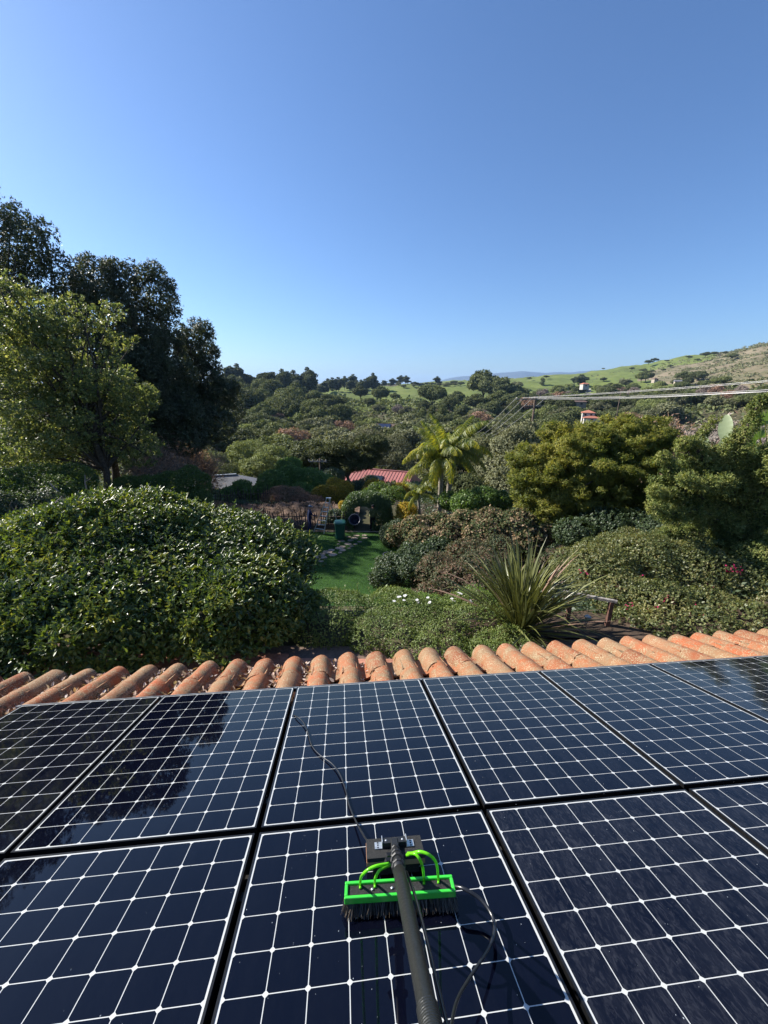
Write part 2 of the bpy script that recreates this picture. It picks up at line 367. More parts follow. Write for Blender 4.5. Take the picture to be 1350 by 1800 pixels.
def scatter(P, O, rng, Ln, W, flat=.5, fold=False, droop=.15, lenvar=.4, dirb=None):
    n = len(P)
    Nn = unit(O * flat + rng.normal(size=(n, 3)) * (1 - flat) + np.array([0, 0, .25])); D = unit(np.cross(Nn, rng.normal(size=(n, 3))) + O * .35 + (0 if dirb is None else np.asarray(dirb)))
    l = Ln * (1 + lenvar * (rng.random(n) * 2 - 1)); return leaves(P, Nn, D, l, W * l / Ln, fold, droop)
def join(*VF):
    Vs = []; Fs = []; n = 0
    for V, F in VF: Vs.append(np.asarray(V)); Fs.append(np.asarray(F) + n); n += len(V)
    return np.concatenate(Vs), np.concatenate(Fs)
def crownblobs(c, R, k, rng, br=.36, seed_in=True, flat=1.0, lump=.25, top=False):
    """clumps filling an ellipsoid c, R"""
    d = unit(rng.normal(size=(k, 3)))
    if top: d[:, 2] = np.abs(d[:, 2]) * .9 - .25; d = unit(d)
    rad = .45 + .42 * rng.random((k, 1)) ** .6
    P = np.asarray(c) + d * rad * np.asarray(R)
    s = br * (1 + lump * rng.normal(size=k)).clip(.5, 1.6) * (sum(R) / 3)
    B = np.column_stack([P, s, s, s * flat * .85])
    if seed_in: B = np.vstack([B, [*c, R[0] * .62, R[1] * .62, R[2] * .62]])
    return B
def limbs(base, top, tips, rng, r0, seg=5, n=6, wob=.06):
    """trunk to a fork and limbs to clump centres"""
    mb = MB(); base = np.asarray(base, float); top = np.asarray(top, float)
    Lh = np.linalg.norm(top - base)
    p = np.linspace(0, 1, seg)[:, None] * (top - base) + base; p[1:-1] += rng.normal(size=(seg - 2, 3)) * wob * Lh * .4
    rr = np.linspace(r0, r0 * .6, seg); rr[0] *= 1.35
    mb.tube(p, rr, n + 2)
    for q in tips:
        q = np.asarray(q, float); k = p[rng.integers(seg // 2, seg)]
        mid = k * .5 + q * .5 + np.array([0, 0, .12]) * np.linalg.norm(q - k) + rng.normal(size=3) * wob * np.linalg.norm(q - k)
        cv = curve([k, mid, q], 9); mb.tube(cv, np.linspace(r0 * .42, r0 * .06, len(cv)), n)
    return mb

LM = {}
LM['viburnum'] = leafmat('glossy hedge leaves', [(.015, .026, .008), (.028, .046, .011), (.048, .072, .014), (.070, .096, .018), (.115, .12, .026)], trans=.22, rough=.40, spec=.5, objvar=0, patch=.7)
LM['darkoak'] = leafmat('dark oak leaves', [(.018, .025, .013), (.028, .037, .018), (.052, .060, .030)], trans=.15, rough=.5, spec=.35, objvar=.12)
LM['lightleaf'] = leafmat('pale green leaves', [(.034, .050, .018), (.055, .076, .026), (.090, .108, .036), (.17, .17, .06)], trans=.38, tcol=(2.0, 1.9, 1.1), rough=.5, spec=.4, objvar=0)
LM['clipped'] = leafmat('clipped hedge leaves', [(.022, .040, .012), (.035, .060, .015), (.07, .095, .02)], trans=.35, rough=.5, spec=.3, objvar=.1)
LM['arch'] = leafmat('arch hedge leaves', [(.025, .045, .016), (.04, .065, .022), (.06, .085, .03)], trans=.2, rough=.45, spec=.4, objvar=.1)
LM['low'] = leafmat('low hedge leaves', [(.036, .056, .014), (.056, .082, .018), (.080, .108, .026), (.11, .13, .038)], trans=.25, tcol=(2, 1.9, 1), rough=.5, spec=.35, objvar=.05, patch=1.2)
LM['jaca'] = leafmat('olive yellow leaves', [(.046, .060, .013), (.070, .084, .017), (.105, .108, .022), (.15, .134, .028)], trans=.34, tcol=(2.1, 2.1, 1.2), rough=.55, spec=.25, objvar=0, patch=.55)
LM['juniper'] = leafmat('juniper sprays', [(.028, .042, .013), (.058, .078, .022), (.105, .120, .034), (.155, .155, .055)], trans=.2, rough=.65, spec=.2, objvar=0, patch=1.2)
LM['boug'] = leafmat('bougainvillea leaves', [(.030, .040, .014), (.048, .060, .020), (.078, .085, .028), (.12, .11, .045)], trans=.25, tcol=(2, 1.9, 1), rough=.45, spec=.35, objvar=.05, patch=1.0)
LM['magenta'] = leafmat('magenta bracts', [(.42, .02, .10), (.55, .04, .16)], trans=.35, rough=.6, spec=.2, tcol=(1.5, 1.2, 1.3), objvar=0)
LM['hydr'] = leafmat('faded blossoms', [(.03, .045, .018), (.045, .06, .024), (.065, .07, .032), (.17, .12, .07), (.33, .24, .16)], trans=.25, rough=.7, spec=.15, tcol=(1.5, 1.4, 1.2), objvar=.1, patch=1.1)
LM['reddish'] = leafmat('reddish ground leaves', [(.025, .04, .018), (.045, .055, .025), (.075, .065, .035), (.13, .075, .055)], trans=.25, rough=.6, spec=.25, tcol=(1.6, 1.4, 1.1), objvar=.1, patch=1.0)
LM['darkshrub'] = leafmat('dark shrub leaves', [(.015, .026, .012), (.026, .042, .018), (.045, .06, .028)], trans=.2, rough=.5, spec=.35, objvar=.15)
LM['pink'] = leafmat('pinkish shrub leaves', [(.05, .05, .03), (.16, .10, .07), (.30, .16, .12)], trans=.25, rough=.6, spec=.2, objvar=.1, patch=.9)
LM['gold'] = leafmat('gold shrub leaves', [(.06, .06, .015), (.14, .11, .018), (.26, .18, .03)], trans=.35, rough=.6, spec=.2, objvar=.1)
LM['bright'] = leafmat('bright green shrub leaves', [(.035, .06, .018), (.06, .10, .025), (.09, .14, .035)], trans=.3, rough=.5, spec=.3, objvar=.12)
LM['palm'] = leafmat('palm leaflets', [(.035, .055, .016), (.07, .095, .02), (.13, .14, .022), (.19, .17, .022)], trans=.35, rough=.45, spec=.4, objvar=0, patch=.8)
LM['phorm'] = leafmat('flax blades', [(.020, .028, .012), (.040, .048, .016), (.075, .078, .024), (.15, .14, .045)], trans=.15, rough=.35, spec=.5, tcol=(1.4, 1.4, .8), objvar=.35)
LM['phormdry'] = leafmat('dry flax blades', [(.10, .06, .045), (.17, .11, .08)], trans=.15, rough=.5, spec=.3, objvar=.3)
LM['banana'] = leafmat('banana leaf', [(.16, .19, .10), (.20, .23, .13)], trans=.4, rough=.4, spec=.4, tcol=(1.2, 1.25, .9), objvar=.1)
LM['bare'] = leafmat('bare twig haze', [(.085, .07, .058), (.13, .105, .09), (.18, .15, .13)], trans=0, rough=.9, spec=.1, objvar=.2)
LM['barebrown'] = leafmat('brown dry leaves', [(.10, .065, .05), (.17, .11, .08), (.24, .15, .11)], trans=.1, rough=.9, spec=.1, objvar=.2)
LM['fargreen'] = leafmat('far oak leaves', [(.032, .041, .018), (.052, .062, .026), (.088, .094, .040)], trans=.12, rough=.7, spec=.15, objvar=.3)
LM['farolive'] = leafmat('far grey green leaves', [(.056, .062, .035), (.086, .090, .050), (.13, .128, .076)], trans=.12, rough=.7, spec=.15, objvar=.28)
LM['farlight'] = leafmat('far light leaves', [(.06, .075, .028), (.09, .105, .04), (.13, .14, .06)], trans=.15, rough=.7, spec=.15, objvar=.25)
LM['fareuc'] = leafmat('eucalyptus leaves', [(.028, .036, .022), (.042, .052, .03), (.068, .076, .045)], trans=.12, rough=.7, spec=.15, objvar=.2)
LM['daisy'] = leafmat('daisy petals', [(.80, .80, .78), (.85, .85, .84)], trans=.2, rough=.6, spec=.2, tcol=(1, 1, 1), objvar=0)
LM['grass'] = leafmat('grass blades', [(.022, .060, .016), (.035, .085, .022), (.055, .11, .03)], trans=.25, rough=.6, spec=.2, objvar=0)
LM['soillitter'] = leafmat('brown soil litter', [(.04, .028, .022), (.09, .062, .048), (.20, .15, .12)], trans=.05, rough=.9, spec=.1, objvar=0, gain=1)
LM['weed'] = leafmat('wild grass blades', [(.05, .085, .02), (.09, .13, .03), (.14, .17, .045)], trans=.3, rough=.6, spec=.2, objvar=0)
LM['debris'] = leafmat('dry leaf litter', [(.12, .08, .06), (.26, .19, .15), (.48, .42, .38)], trans=.1, rough=.8, spec=.2, objvar=0)

# ================================================================== GROUND
KCOLS = [-500, 0, 300, 500, 600, 700, 800, 900, 1000, 1100, 1200, 1350, 1700]
FAR = [20, 28, 45, 62, 95, 140, 200, 270]           # shared profile (r) with heights below
FARZ = [0, 0, -3.5, -7, -12, -16, -19, -20]
KP = {  # px column: (r, photo row) pairs of the far side of the valley and the hills
    -500: [(340, 735), (520, 705), (800, 690), (1200, 678), (2200, 679)],
    0: [(340, 735), (520, 705), (800, 690), (1200, 678), (2200, 679)],
    300: [(340, 735), (520, 702), (800, 690), (1200, 678), (2200, 679)],
    500: [(340, 735), (520, 700), (800, 688), (1200, 677), (2200, 678)],
    600: [(340, 740), (480, 704), (800, 689), (1200, 677), (2200, 678)],
    700: [(340, 742), (480, 708), (800, 687), (1200, 677), (2200, 679)],
    800: [(340, 742), (500, 712), (800, 690), (1200, 676), (1800, 670)],
    900: [(340, 738), (500, 715), (800, 690), (1200, 675), (1800, 665)],
    1000: [(340, 735), (500, 712), (800, 690), (1200, 673), (1900, 658)],
    1100: [(330, 728), (500, 708), (800, 685), (1200, 662), (1900, 645)],
    1200: [(320, 722), (480, 700), (750, 676), (1150, 648), (1700, 625)],
    1350: [(300, 715), (420, 696), (640, 665), (950, 632), (1350, 600)],
    1700: [(300, 690), (420, 650), (640, 600), (950, 550), (1350, 500)]}
KAZ = np.array([azpx(c) for c in KCOLS])
RG = np.array([340, 500, 800, 1200, 1900.])
KZ = []
for c in KCOLS:
    rr = [a for a, b in KP[c]]; zz = [zat(c, b, a) for a, b in KP[c]]
    xs = FAR + rr; zs = FARZ + zz
    KZ.append((np.array(xs, float), np.array(zs, float)))
def smooth(t): t = np.clip(t, 0, 1); return t * t * (3 - 2 * t)
_rg = np.random.default_rng(5)
_W = [(_rg.normal(size=2) * s, _rg.random() * 6.28, a) for s, a in [(1 / 60., 1.0), (1 / 50., .9), (1 / 26., .5), (1 / 20., .45), (1 / 160., 2.2), (1 / 140., 2.0)] for _ in range(2)]
def H(x, y):
    """terrain height"""
    x = np.asarray(x, float); y = np.asarray(y, float)
    r = np.hypot(x, y); az = np.arctan2(x, y)
    Z = np.stack([np.interp(r, xs, zs, right=zs[-1]) for xs, zs in KZ], 0)
    azc = np.clip(az, KAZ[0], KAZ[-1]); i = np.clip(np.searchsorted(KAZ, azc) - 1, 0, len(KAZ) - 2)
    t = (azc - KAZ[i]) / (KAZ[i + 1] - KAZ[i]); t = smooth(t) * .5 + t * .5
    z = np.take_along_axis(Z, i[None], 0)[0] * (1 - t) + np.take_along_axis(Z, (i + 1)[None], 0)[0] * t
    crest = 1900.; z = np.where(r > crest, z - (r - crest) * .045, z); z = np.maximum(z, -90)
    nz = sum(a * np.sin(x * f[0] * 6.28 + y * f[1] * 6.28 + p) for f, p, a in _W)
    z = z + nz * smooth((r - 45) / 120) * (1 + .6 * smooth((r - 700) / 900)) * .8
    near = 2.6 * (1 - smooth((y - 8.2) / 6.2))
    near = np.where(r < 40, near, 0)
    beyond = smooth((-y - 5) / 30)
    z = np.where(y > 0, z, z * (1 - beyond) * 0 + 0)
    side = np.where((x > 6) & (y < 26) & (y > 0), smooth((x - 6) / 8) * 1.0 * (1 - smooth((y - 16) / 10)), 0)
    return z + near + side
_KS = np.geomspace(3, 6000, 1500)
def ground_hit(px, py):
    d = ray(px, py); P = np.array([0, 0, CAM_H]) + d * _KS[:, None]; below = P[:, 2] < H(P[:, 0], P[:, 1])
    return P[np.argmax(below)] if below.any() else None
def hz(x, y): return float(H(np.array([float(x)]), np.array([float(y)]))[0])

azs = np.concatenate([np.radians(np.arange(-180, -66, 6.0)), np.radians(np.arange(-66, 66.01, .75)), np.radians(np.arange(72, 180, 6.0))])
rs = np.concatenate([[.01, 2], np.arange(4, 30, .5), np.geomspace(30, 2200, 120), [2600, 3300, 4500, 7000, 12000, 22000]])
A_, R_ = np.meshgrid(azs, rs, indexing='ij'); X_ = R_ * np.sin(A_); Y_ = R_ * np.cos(A_); Z_ = H(X_, Y_)
na, nr = A_.shape
ii, jj = np.meshgrid(np.arange(na), np.arange(nr - 1), indexing='ij')
i2 = (ii + 1) % na
Fg = np.stack([ii * nr + jj, i2 * nr + jj, i2 * nr + jj + 1, ii * nr + jj + 1], -1).reshape(-1, 4)
# ground cover: what grows where (0 scrub earth, 1 green pasture, 2 dry brown slope)
pxc = 675 + np.tan(A_) * 750
past = np.zeros_like(R_); dry = np.zeros_like(R_)
front = np.abs(A_) < 1.2
inv = R_
past = np.where(front & (pxc > 480) & (pxc < 1260) & (R_ > np.interp(pxc, [480, 600, 700, 800, 900, 1000, 1100, 1260], [470, 470, 470, 560, 600, 700, 620, 620])), 1., 0.)
past = np.where(front & (pxc > 560) & (pxc < 830) & (R_ > 400) & (R_ <= 560), .75, past)
past = np.where((pxc < 1000) & (R_ > 1000) & (pxc < 700), .3, past)
dry = np.where(front & (pxc > 1120) & (R_ > np.interp(pxc, [1120, 1200, 1350, 1700], [1000, 620, 400, 330])) , 1., 0.)
dry = dry * (1 - np.where(front & (pxc < 1250) & (R_ > 1300), 1., 0.))
me = meshdata('ground', np.stack([X_, Y_, Z_], -1).reshape(-1, 3), Fg, None, smooth=True)
ca = me.color_attributes.new('cover', 'FLOAT_COLOR', 'POINT')
cc = np.zeros((na * nr, 4), dtype=np.float32); cc[:, 0] = past.ravel(); cc[:, 1] = dry.ravel(); cc[:, 3] = 1
ca.data.foreach_set('color', cc.ravel())
def groundmat():
    m, t, p, out = newmat('earth and pasture'); p.inputs['Roughness'].default_value = .95; p.inputs['Specular IOR Level'].default_value = .1
    at_ = N(t, 'ShaderNodeAttribute', attribute_name='cover'); sp = N(t, 'ShaderNodeSeparateColor'); L(t, at_.outputs['Color'], sp.inputs[0])
    tc = N(t, 'ShaderNodeTexCoord')
    nA = N(t, 'ShaderNodeTexNoise', Scale=.02, Detail=9.0, Roughness=.65); L(t, tc.outputs['Object'], nA.inputs[0])
    nB = N(t, 'ShaderNodeTexNoise', Scale=.45, Detail=9.0, Roughness=.6); L(t, tc.outputs['Object'], nB.inputs[0])
    e = ramp(t, [(.3, (.035, .040, .020)), (.5, (.07, .065, .035)), (.7, (.11, .095, .06))], nB.outputs[0])
    g = ramp(t, [(.32, (.075, .092, .030)), (.5, (.115, .145, .038)), (.66, (.155, .17, .055))], nA.outputs[0])
    d = ramp(t, [(.35, (.085, .09, .045)), (.5, (.16, .135, .085)), (.65, (.21, .17, .115))], nA.outputs[0])
    def sharp(sock):
        ma = N(t, 'ShaderNodeMath', operation='MULTIPLY_ADD'); L(t, nA.outputs[0], ma.inputs[0]); ma.inputs[1].default_value = .9; ma.inputs[2].default_value = -.45
        ad = N(t, 'ShaderNodeMath', operation='ADD'); L(t, sock, ad.inputs[0]); L(t, ma.outputs[0], ad.inputs[1])
        return ramp(t, [(.42, (0, 0, 0)), (.58, (1, 1, 1))], ad.outputs[0]).outputs[0]
    m1 = N(t, 'ShaderNodeMix', data_type='RGBA'); L(t, sharp(sp.outputs[0]), m1.inputs[0]); L(t, e.outputs[0], m1.inputs[6]); L(t, g.outputs[0], m1.inputs[7])
    m2 = N(t, 'ShaderNodeMix', data_type='RGBA'); L(t, sharp(sp.outputs[1]), m2.inputs[0]); L(t, m1.outputs[2], m2.inputs[6]); L(t, d.outputs[0], m2.inputs[7])
    L(t, m2.outputs[2], p.inputs['Base Color']); return m
me.materials.append(groundmat())
tag(link('ground', me), kind='structure')

# far blue mountains
mr_ = np.random.default_rng(3)
pxs = np.linspace(560, 1250, 120)
sky_y = np.interp(pxs, [560, 700, 740, 772, 790, 812, 835, 860, 890, 915, 950, 985, 1020, 1060, 1250], [679, 675, 672, 669, 665, 663, 659, 657, 653.5, 654, 656, 654, 653, 652, 652])
for s_, a_ in ((.05, .8), (.11, .5), (.19, .3)): sky_y = sky_y + a_ * np.sin(pxs * s_ + s_ * 40)
V = []; nn = 9
for k in range(nn):
    r = 11500 + 6000 * k / (nn - 1) ; f = math.sin(math.pi * min(1, k / (nn - 1) * 1.0) / 2) if k < nn - 1 else 1
    for i, px in enumerate(pxs):
        a = azpx(px); zt = zat(px, sky_y[i], 17500)
        jag = 1 + .22 * math.sin(px * .08 + k * 2.1) * (1 - f)
        V.append((r * math.sin(a), r * math.cos(a), -100 + (zt + 100) * (f ** 1.2) * (jag if 0 < k < nn - 1 else 1)))
npx = len(pxs)
for i, px in enumerate(pxs):
    a = azpx(px); V.append((19500 * math.sin(a), 19500 * math.cos(a), -150))
F = np.array([(k * npx + i, k * npx + i + 1, (k + 1) * npx + i + 1, (k + 1) * npx + i) for k in range(nn) for i in range(npx - 1)])
M['mount'] = plain('mountain scrub', (.07, .075, .06), .95, .1, noise=(.045, .05, .04), nscale=.002)
tag(build('mountains', V, F, M['mount'], smooth=True), kind='structure')

# ================================================================== HOUSE AND ROOF
RW = np.array([[9.94016932e-01, -1.04218172e-01, -3.26942134e-02], [1.09226091e-01, 9.48442140e-01, 2.97535154e-01], [0, -2.99326042e-01, 9.54150890e-01]])
TW = np.array([-0.70520442, 2.8542198, 5.57108647])
def roofM(u, v, wz=0, rot=0):
    m = Matrix([[*RW[0], 0], [*RW[1], 0], [*RW[2], 0], [0, 0, 0, 1]])
    p = TW + RW @ np.array([u, v, wz]); m.translation = Vector(p)
    if rot: m = m @ Matrix.Rotation(rot, 4, 'Z')
    return m
def rp(u, v, wz=0): return TW + RW @ np.array([u, v, wz])
def onroof(px, py, wz):
    d = ray(px, py); o = np.array([0, 0, CAM_H]); n = RW[:, 2]; k = ((TW + n * wz - o) @ n) / (d @ n); return RW.T @ (o + d * k - TW)

house = empty('house', tuple(rp(3, -3, -.14)[:2]) + (2.6,)); tag(house, 'tile roofed house carrying the solar panels, seen from on top of its roof', 'house')
HI = Matrix.Translation(-Vector(house.location))
U0, U1, V0, V1 = -6.2, 10.2, -4.6, .80
mb = MB()
P = [rp(u, v, z) for z in (-.17, -.25) for u, v in ((U0, V0), (U1, V0), (U1, V1), (U0, V1))]
mb.add(P, [(0, 1, 2, 3), (7, 6, 5, 4), (0, 4, 5, 1), (1, 5, 6, 2), (2, 6, 7, 3), (3, 7, 4, 0)])
mb.build('roof_deck', plain('tar paper', (.03, .028, .026), .95, .1), house, mtx=HI)
mb = MB()
for (ua, ub, va, vb) in ((U0 + .4, U1 - .4, V1 - .75, V1 - .6), (U0 + .4, U0 + .55, V0, V1 - .6), (U1 - .55, U1 - .4, V0, V1 - .6)):
    T_ = [rp(u, v, -.26) for u, v in ((ua, va), (ub, va), (ub, vb), (ua, vb))]; B_ = [np.array([q[0], q[1], 2.3]) for q in T_]
    mb.add(T_ + B_, [(0, 1, 2, 3), (7, 6, 5, 4), (0, 4, 5, 1), (1, 5, 6, 2), (2, 6, 7, 3), (3, 7, 4, 0)])
mb.build('wall', M['stucco'], house, mtx=HI)

def tile_mesh(r0, r1, Lg, th, up=True, seg=10, arc=math.pi):
    """half round clay tile, wide end towards +y, thickness th"""
    V = []; F = []
    for y, r in ((Lg / 2, r0), (0, (r0 + r1) / 2 - .001), (-Lg / 2, r1)):
        for rr in (r, r - th):
            for i in range(seg + 1):
                a = (math.pi - arc) / 2 + arc * i / seg; s = 1 if up else -1
                V.append((rr * math.cos(a), y, s * rr * math.sin(a) * 1.0))
    n = seg + 1
    def q(a, b): return a * n + b
    for j in (0, 2):
        for i in range(seg):
            F.append((q(j, i), q(j, i + 1), q(j + 2, i + 1), q(j + 2, i))[::1 if up else -1])
            F.append((q(j + 1, i), q(j + 3, i), q(j + 3, i + 1), q(j + 1, i + 1))[::1 if up else -1])
    for i in range(seg):
        F.append((q(0, i), q(1, i), q(1, i + 1), q(0, i + 1))); F.append((q(4, i), q(4, i + 1), q(5, i + 1), q(5, i)))
    for j in (0, 2):
        for i in (0, seg): F.append((q(j, i), q(j + 2, i), q(j + 3, i), q(j + 1, i)))
    return V, F
rg = np.random.default_rng(11)
caps = []
for k in range(4):
    V, F = tile_mesh(.115 + .002 * k, .103, .47, .016)
    V = np.array(V); V[:, 2] += .004 * np.sin(V[:, 0] * 40 + k) ; me = meshdata('tile', V, F, M['tile'], smooth=True); caps.append(me)
    me.set_sharp_from_angle(angle=.9)
V, F = tile_mesh(.105, .085, .47, .014, up=False); panm = meshdata('pan_tile', V, F, M['tile'], smooth=True); panm.set_sharp_from_angle(angle=.9)
SP = .2953; UO = .145
for c in range(-20, 28):
    u = UO + c * SP
    rows = range(0, 9) if (u < -2.35 or 4.4 < u < 7.4) else range(0, 3)
    if u > 4.4 and u < 5.45: rows = [0, 1, 2] + list(range(5, 9))
    for r in rows:
        v = .955 - .235 - r * .425 + rg.normal() * .008
        if u > -2.35 and r == 2 and False: continue
        m = roofM(u + rg.normal() * .006, v, -.158 + (.004 if r else 0)) @ Matrix.Rotation(rg.normal() * .018, 4, 'Z') @ Matrix.Rotation(-.035 - abs(rg.normal()) * .006, 4, 'X')
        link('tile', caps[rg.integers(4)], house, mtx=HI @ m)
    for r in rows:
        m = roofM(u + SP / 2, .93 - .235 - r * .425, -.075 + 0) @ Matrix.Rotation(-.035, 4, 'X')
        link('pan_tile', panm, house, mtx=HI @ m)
# dry leaf litter caught in the channels at the left
P = []; O = []
for c in range(-16, 3):
    n = int(rg.integers(25, 90) if c < 0 else 14)
    u = UO + c * SP + SP / 2 + rg.normal(size=n) * .028; v = .92 - rg.random(n) ** 1.3 * 1.0
    for a, b in zip(u, v): P.append(rp(a, b, -.135 + rg.random() * .02)); O.append(RW[:, 2])
V, F = scatter(np.array(P), np.array(O), rg, .045, .02, flat=.6, fold=True)
tag(build('leaf_litter', V, F, LM['debris']), 'dry leaves caught between the roof tiles at the left', 'leaf litter', kind='stuff')

# ================================================================== SOLAR PANELS
CP = .1275; PU, PV = 1.0721, 1.5905; CW = .1242
def octagon(wd, ch, z=0):
    h = wd / 2; return [(-h + ch, -h, z), (h - ch, -h, z), (h, -h + ch, z), (h, h - ch, z), (h - ch, h, z), (-h + ch, h, z), (-h, h - ch, z), (-h, -h + ch, z)]
cellme = {}
for k in ('cell_clean', 'cell_mid', 'cell_dusty', 'cell_wet'):
    P = octagon(CW, .0080); cellme[k] = meshdata('solar_cell', P + [(x, y, -.0003) for x, y, z in P], [tuple(range(8))] + [(i, i + 8, (i + 1) % 8 + 8, (i + 1) % 8) for i in range(8)], M[k])
mb = MB(); Wp, Hp = 8 * CP + .012, 12 * CP + .012
mb.box((4 * CP, -6 * CP, -.0024), (Wp, Hp, .004)); backme = meshdata('backsheet', np.array(mb.V), mb.F, M['back'])
mb = MB(); fw, fh = .0085, .040
for sx in (-1, 1): mb.box((4 * CP + sx * (Wp / 2 + fw / 2), -6 * CP, -fh / 2 + .0015), (fw, Hp + 2 * fw, fh))
for sy in (-1, 1): mb.box((4 * CP, -6 * CP + sy * (Hp / 2 + fw / 2), -fh / 2 + .001), (Wp, fw, fh))
frameme = meshdata('frame', np.array(mb.V), mb.F, M['black_frame'])
PLBL = {(0, 0): 'end solar panel at the far left of the array, dark with reflected trees', (1, 0): 'upper row solar panel mirroring the treetops, second from the left end',
        (2, 0): 'upper row solar panel with the black wire lying across it', (3, 0): 'upper row solar panel just right of the one with the wire',
        (4, 0): 'upper row solar panel with a blue sheen and dried streaks, fourth from the wire panel leftwards end', (5, 0): 'upper row solar panel near the right edge with dark reflections',
        (6, 0): 'upper row solar panel cut off at the right edge of the view',
        (0, 1): 'lower row solar panel at the lower left corner of the view', (1, 1): 'lower row solar panel left of the one under the brush', (2, 1): 'washed solar panel lying under the green brush',
        (3, 1): 'lower row solar panel right of the brush, wet with streaks', (4, 1): 'lower row solar panel at the right edge of the view'}
PLBL[(4, 0)] = 'upper row solar panel with a blue sheen, above the wet streaked one'
KM = {(0, 0): 'cell_mid', (1, 0): 'cell_clean', (2, 0): 'cell_clean', (3, 0): 'cell_mid', (4, 0): 'cell_mid', (5, 0): 'cell_dusty', (6, 0): 'cell_dusty', (0, 1): 'cell_mid', (1, 1): 'cell_clean', (2, 1): 'cell_clean', (3, 1): 'cell_wet', (4, 1): 'cell_dusty'}
for (i, b), lb in PLBL.items():
    root = empty('solar_panel', mtx=roofM((i - 2) * PU, -b * PV, 0)); tag(root, lb, 'solar panel', 'solar panels on the tiled roof')
    link('backsheet', backme, root); link('frame', frameme, root)
    cm = cellme[KM[(i, b)]]
    for r in range(12):
        for c in range(8):
            link('solar_cell', cm, root, loc=((c + .5) * CP, -(r + .5) * CP, .0))
# grey edge trim along the far edge, in lengths
mb0 = [(-2.2, -1.05), (-1.045, -.0), (.005, 1.30), (1.305, 2.6), (2.605, 4.0), (4.005, 5.5)]
for a, b in mb0:
    q = empty('edge_trim', mtx=roofM((a + b) / 2, .028, -.012)); 
    tag(q, 'grey metal trim strip along the far edge of the panels, %s' % {-2.2: 'leftmost length', -1.045: 'length left of the wire', .005: 'length above the wire panel', 1.305: 'length right of the wire panel', 2.605: 'length over the blue sheen panel', 4.005: 'length at the right edge'}[a], 'trim', 'trim lengths along the panels')
    mb = MB(); mb.box((0, 0, 0), (b - a, .032, .012)); mb.box((0, .014, -.02), (b - a - .002, .004, .034)); mb.build('strip', M['rail_grey'], q)
    mb = MB(); mb.box((0, -.006, -.045), (.03, .02, .07)); mb.build('bracket', M['black_frame'], q)
# mounting rails under the gaps
for b in (.22, 1.30, 1.82, 2.86):
    q = link('mounting_rail', None, None) if False else None
mb = MB()
for vv in (-.25, -1.30, -1.84, -2.90): mb.box((1.6, vv, -.07), (7.6, .04, .05))
tag(mb.build('mounting_rail', M['black_frame'], None, mtx=roofM(0, 0, 0)), 'black mounting rails in the shade of the gaps between panels', 'rail')

# water drops and specks
rg = np.random.default_rng(21); mbv = []; mbf = []; nv = 0
dome = [(math.cos(a), math.sin(a), 0) for a in np.linspace(0, 2 * math.pi, 7)[:-1]] + [(.6 * math.cos(a), .6 * math.sin(a), .6) for a in np.linspace(0, 2 * math.pi, 7)[:-1]] + [(0, 0, .8)]
dF = [(i, (i + 1) % 6, 6 + (i + 1) % 6, 6 + i) for i in range(6)] + [(6 + i, 6 + (i + 1) % 6, 12, 12) for i in range(6)]
cl = []
for _ in range(620):
    reg = rg.random()
    if reg < .75: u, v = rg.uniform(1.1, 3.6), rg.uniform(-3.0, -.2)
    elif reg < .9: u, v = rg.uniform(.1, 1.0), rg.uniform(-2.6, -1.5)
    else: u, v = rg.uniform(-2, 1), rg.uniform(-2.6, -.2)
    s = .0006 + .0011 * rg.random() ** 3
    cl.append([rp(u + x * s, v + y * s * 1.6, .0002 + z * s * .7) for x, y, z in dome])
V = np.array(cl).reshape(-1, 3); b = np.arange(len(cl))[:, None] * 13
F3 = []
for f in dF:
    F3.append(b + np.array([f[:3]])); 
    if f[2] != f[3]: F3.append(b + np.array([[f[0], f[2], f[3]]]))
F3 = np.concatenate(F3)
m_, t_, p_, o_ = newmat('water drops'); p_.inputs['Base Color'].default_value = (.25, .27, .29, 1); p_.inputs['Roughness'].default_value = .05; p_.inputs['Coat Weight'].default_value = 1
tag(build('water_drops', V, F3, m_, smooth=True), 'tiny water drops and specks sprinkled over the panels', 'water drops', kind='stuff')

# ================================================================== BRUSH ON A POLE
br = empty('pole_brush', tuple(rp(.57, -1.99, .0))); tag(br, 'lime green and black bristle brush on a long dark telescopic pole, lying on a panel', 'brush')
BI = Matrix.Translation(-Vector(br.location))
def pd(px, py, depth):      # world point at optical depth
    return np.array([0, 0, CAM_H]) + ray(px, py) * depth
A0 = onroof(606, 1569, .060); A1 = onroof(798, 1556, .060)    # along the block's middle line
ca_ = (A0 + A1) / 2; dv = (A1 - A0)[:2]; ang = math.atan2(dv[1], dv[0]); BL = float(np.linalg.norm(dv))
Rb = RW @ np.array([[math.cos(ang), -math.sin(ang), 0], [math.sin(ang), math.cos(ang), 0], [0, 0, 1]])
cb = rp(ca_[0], ca_[1], 0)
def bl(x, y, z): return cb + Rb @ np.array([x, y, z])
BH, BW, BZ = .024, .070, .047
mb = MB()
for sy in (-1, 1): mb.box(bl(0, sy * (BW / 2 - .006), BZ + BH / 2), (BL, .012, BH), Rb)
for sx in (-1, 1): mb.box(bl(sx * (BL / 2 - .006), 0, BZ + BH / 2), (.012, BW - .024, BH), Rb)
o = mb.build('block_rim', M['green_plastic'], br, mtx=BI)
bv = o.modifiers.new('b', 'BEVEL'); bv.width = .003; bv.segments = 2
mb = MB(); mb.box(bl(0, 0, BZ + BH / 2 - .003), (BL - .025, BW - .025, BH - .01), Rb); mb.build('block_core', M['foam'], br, mtx=BI)
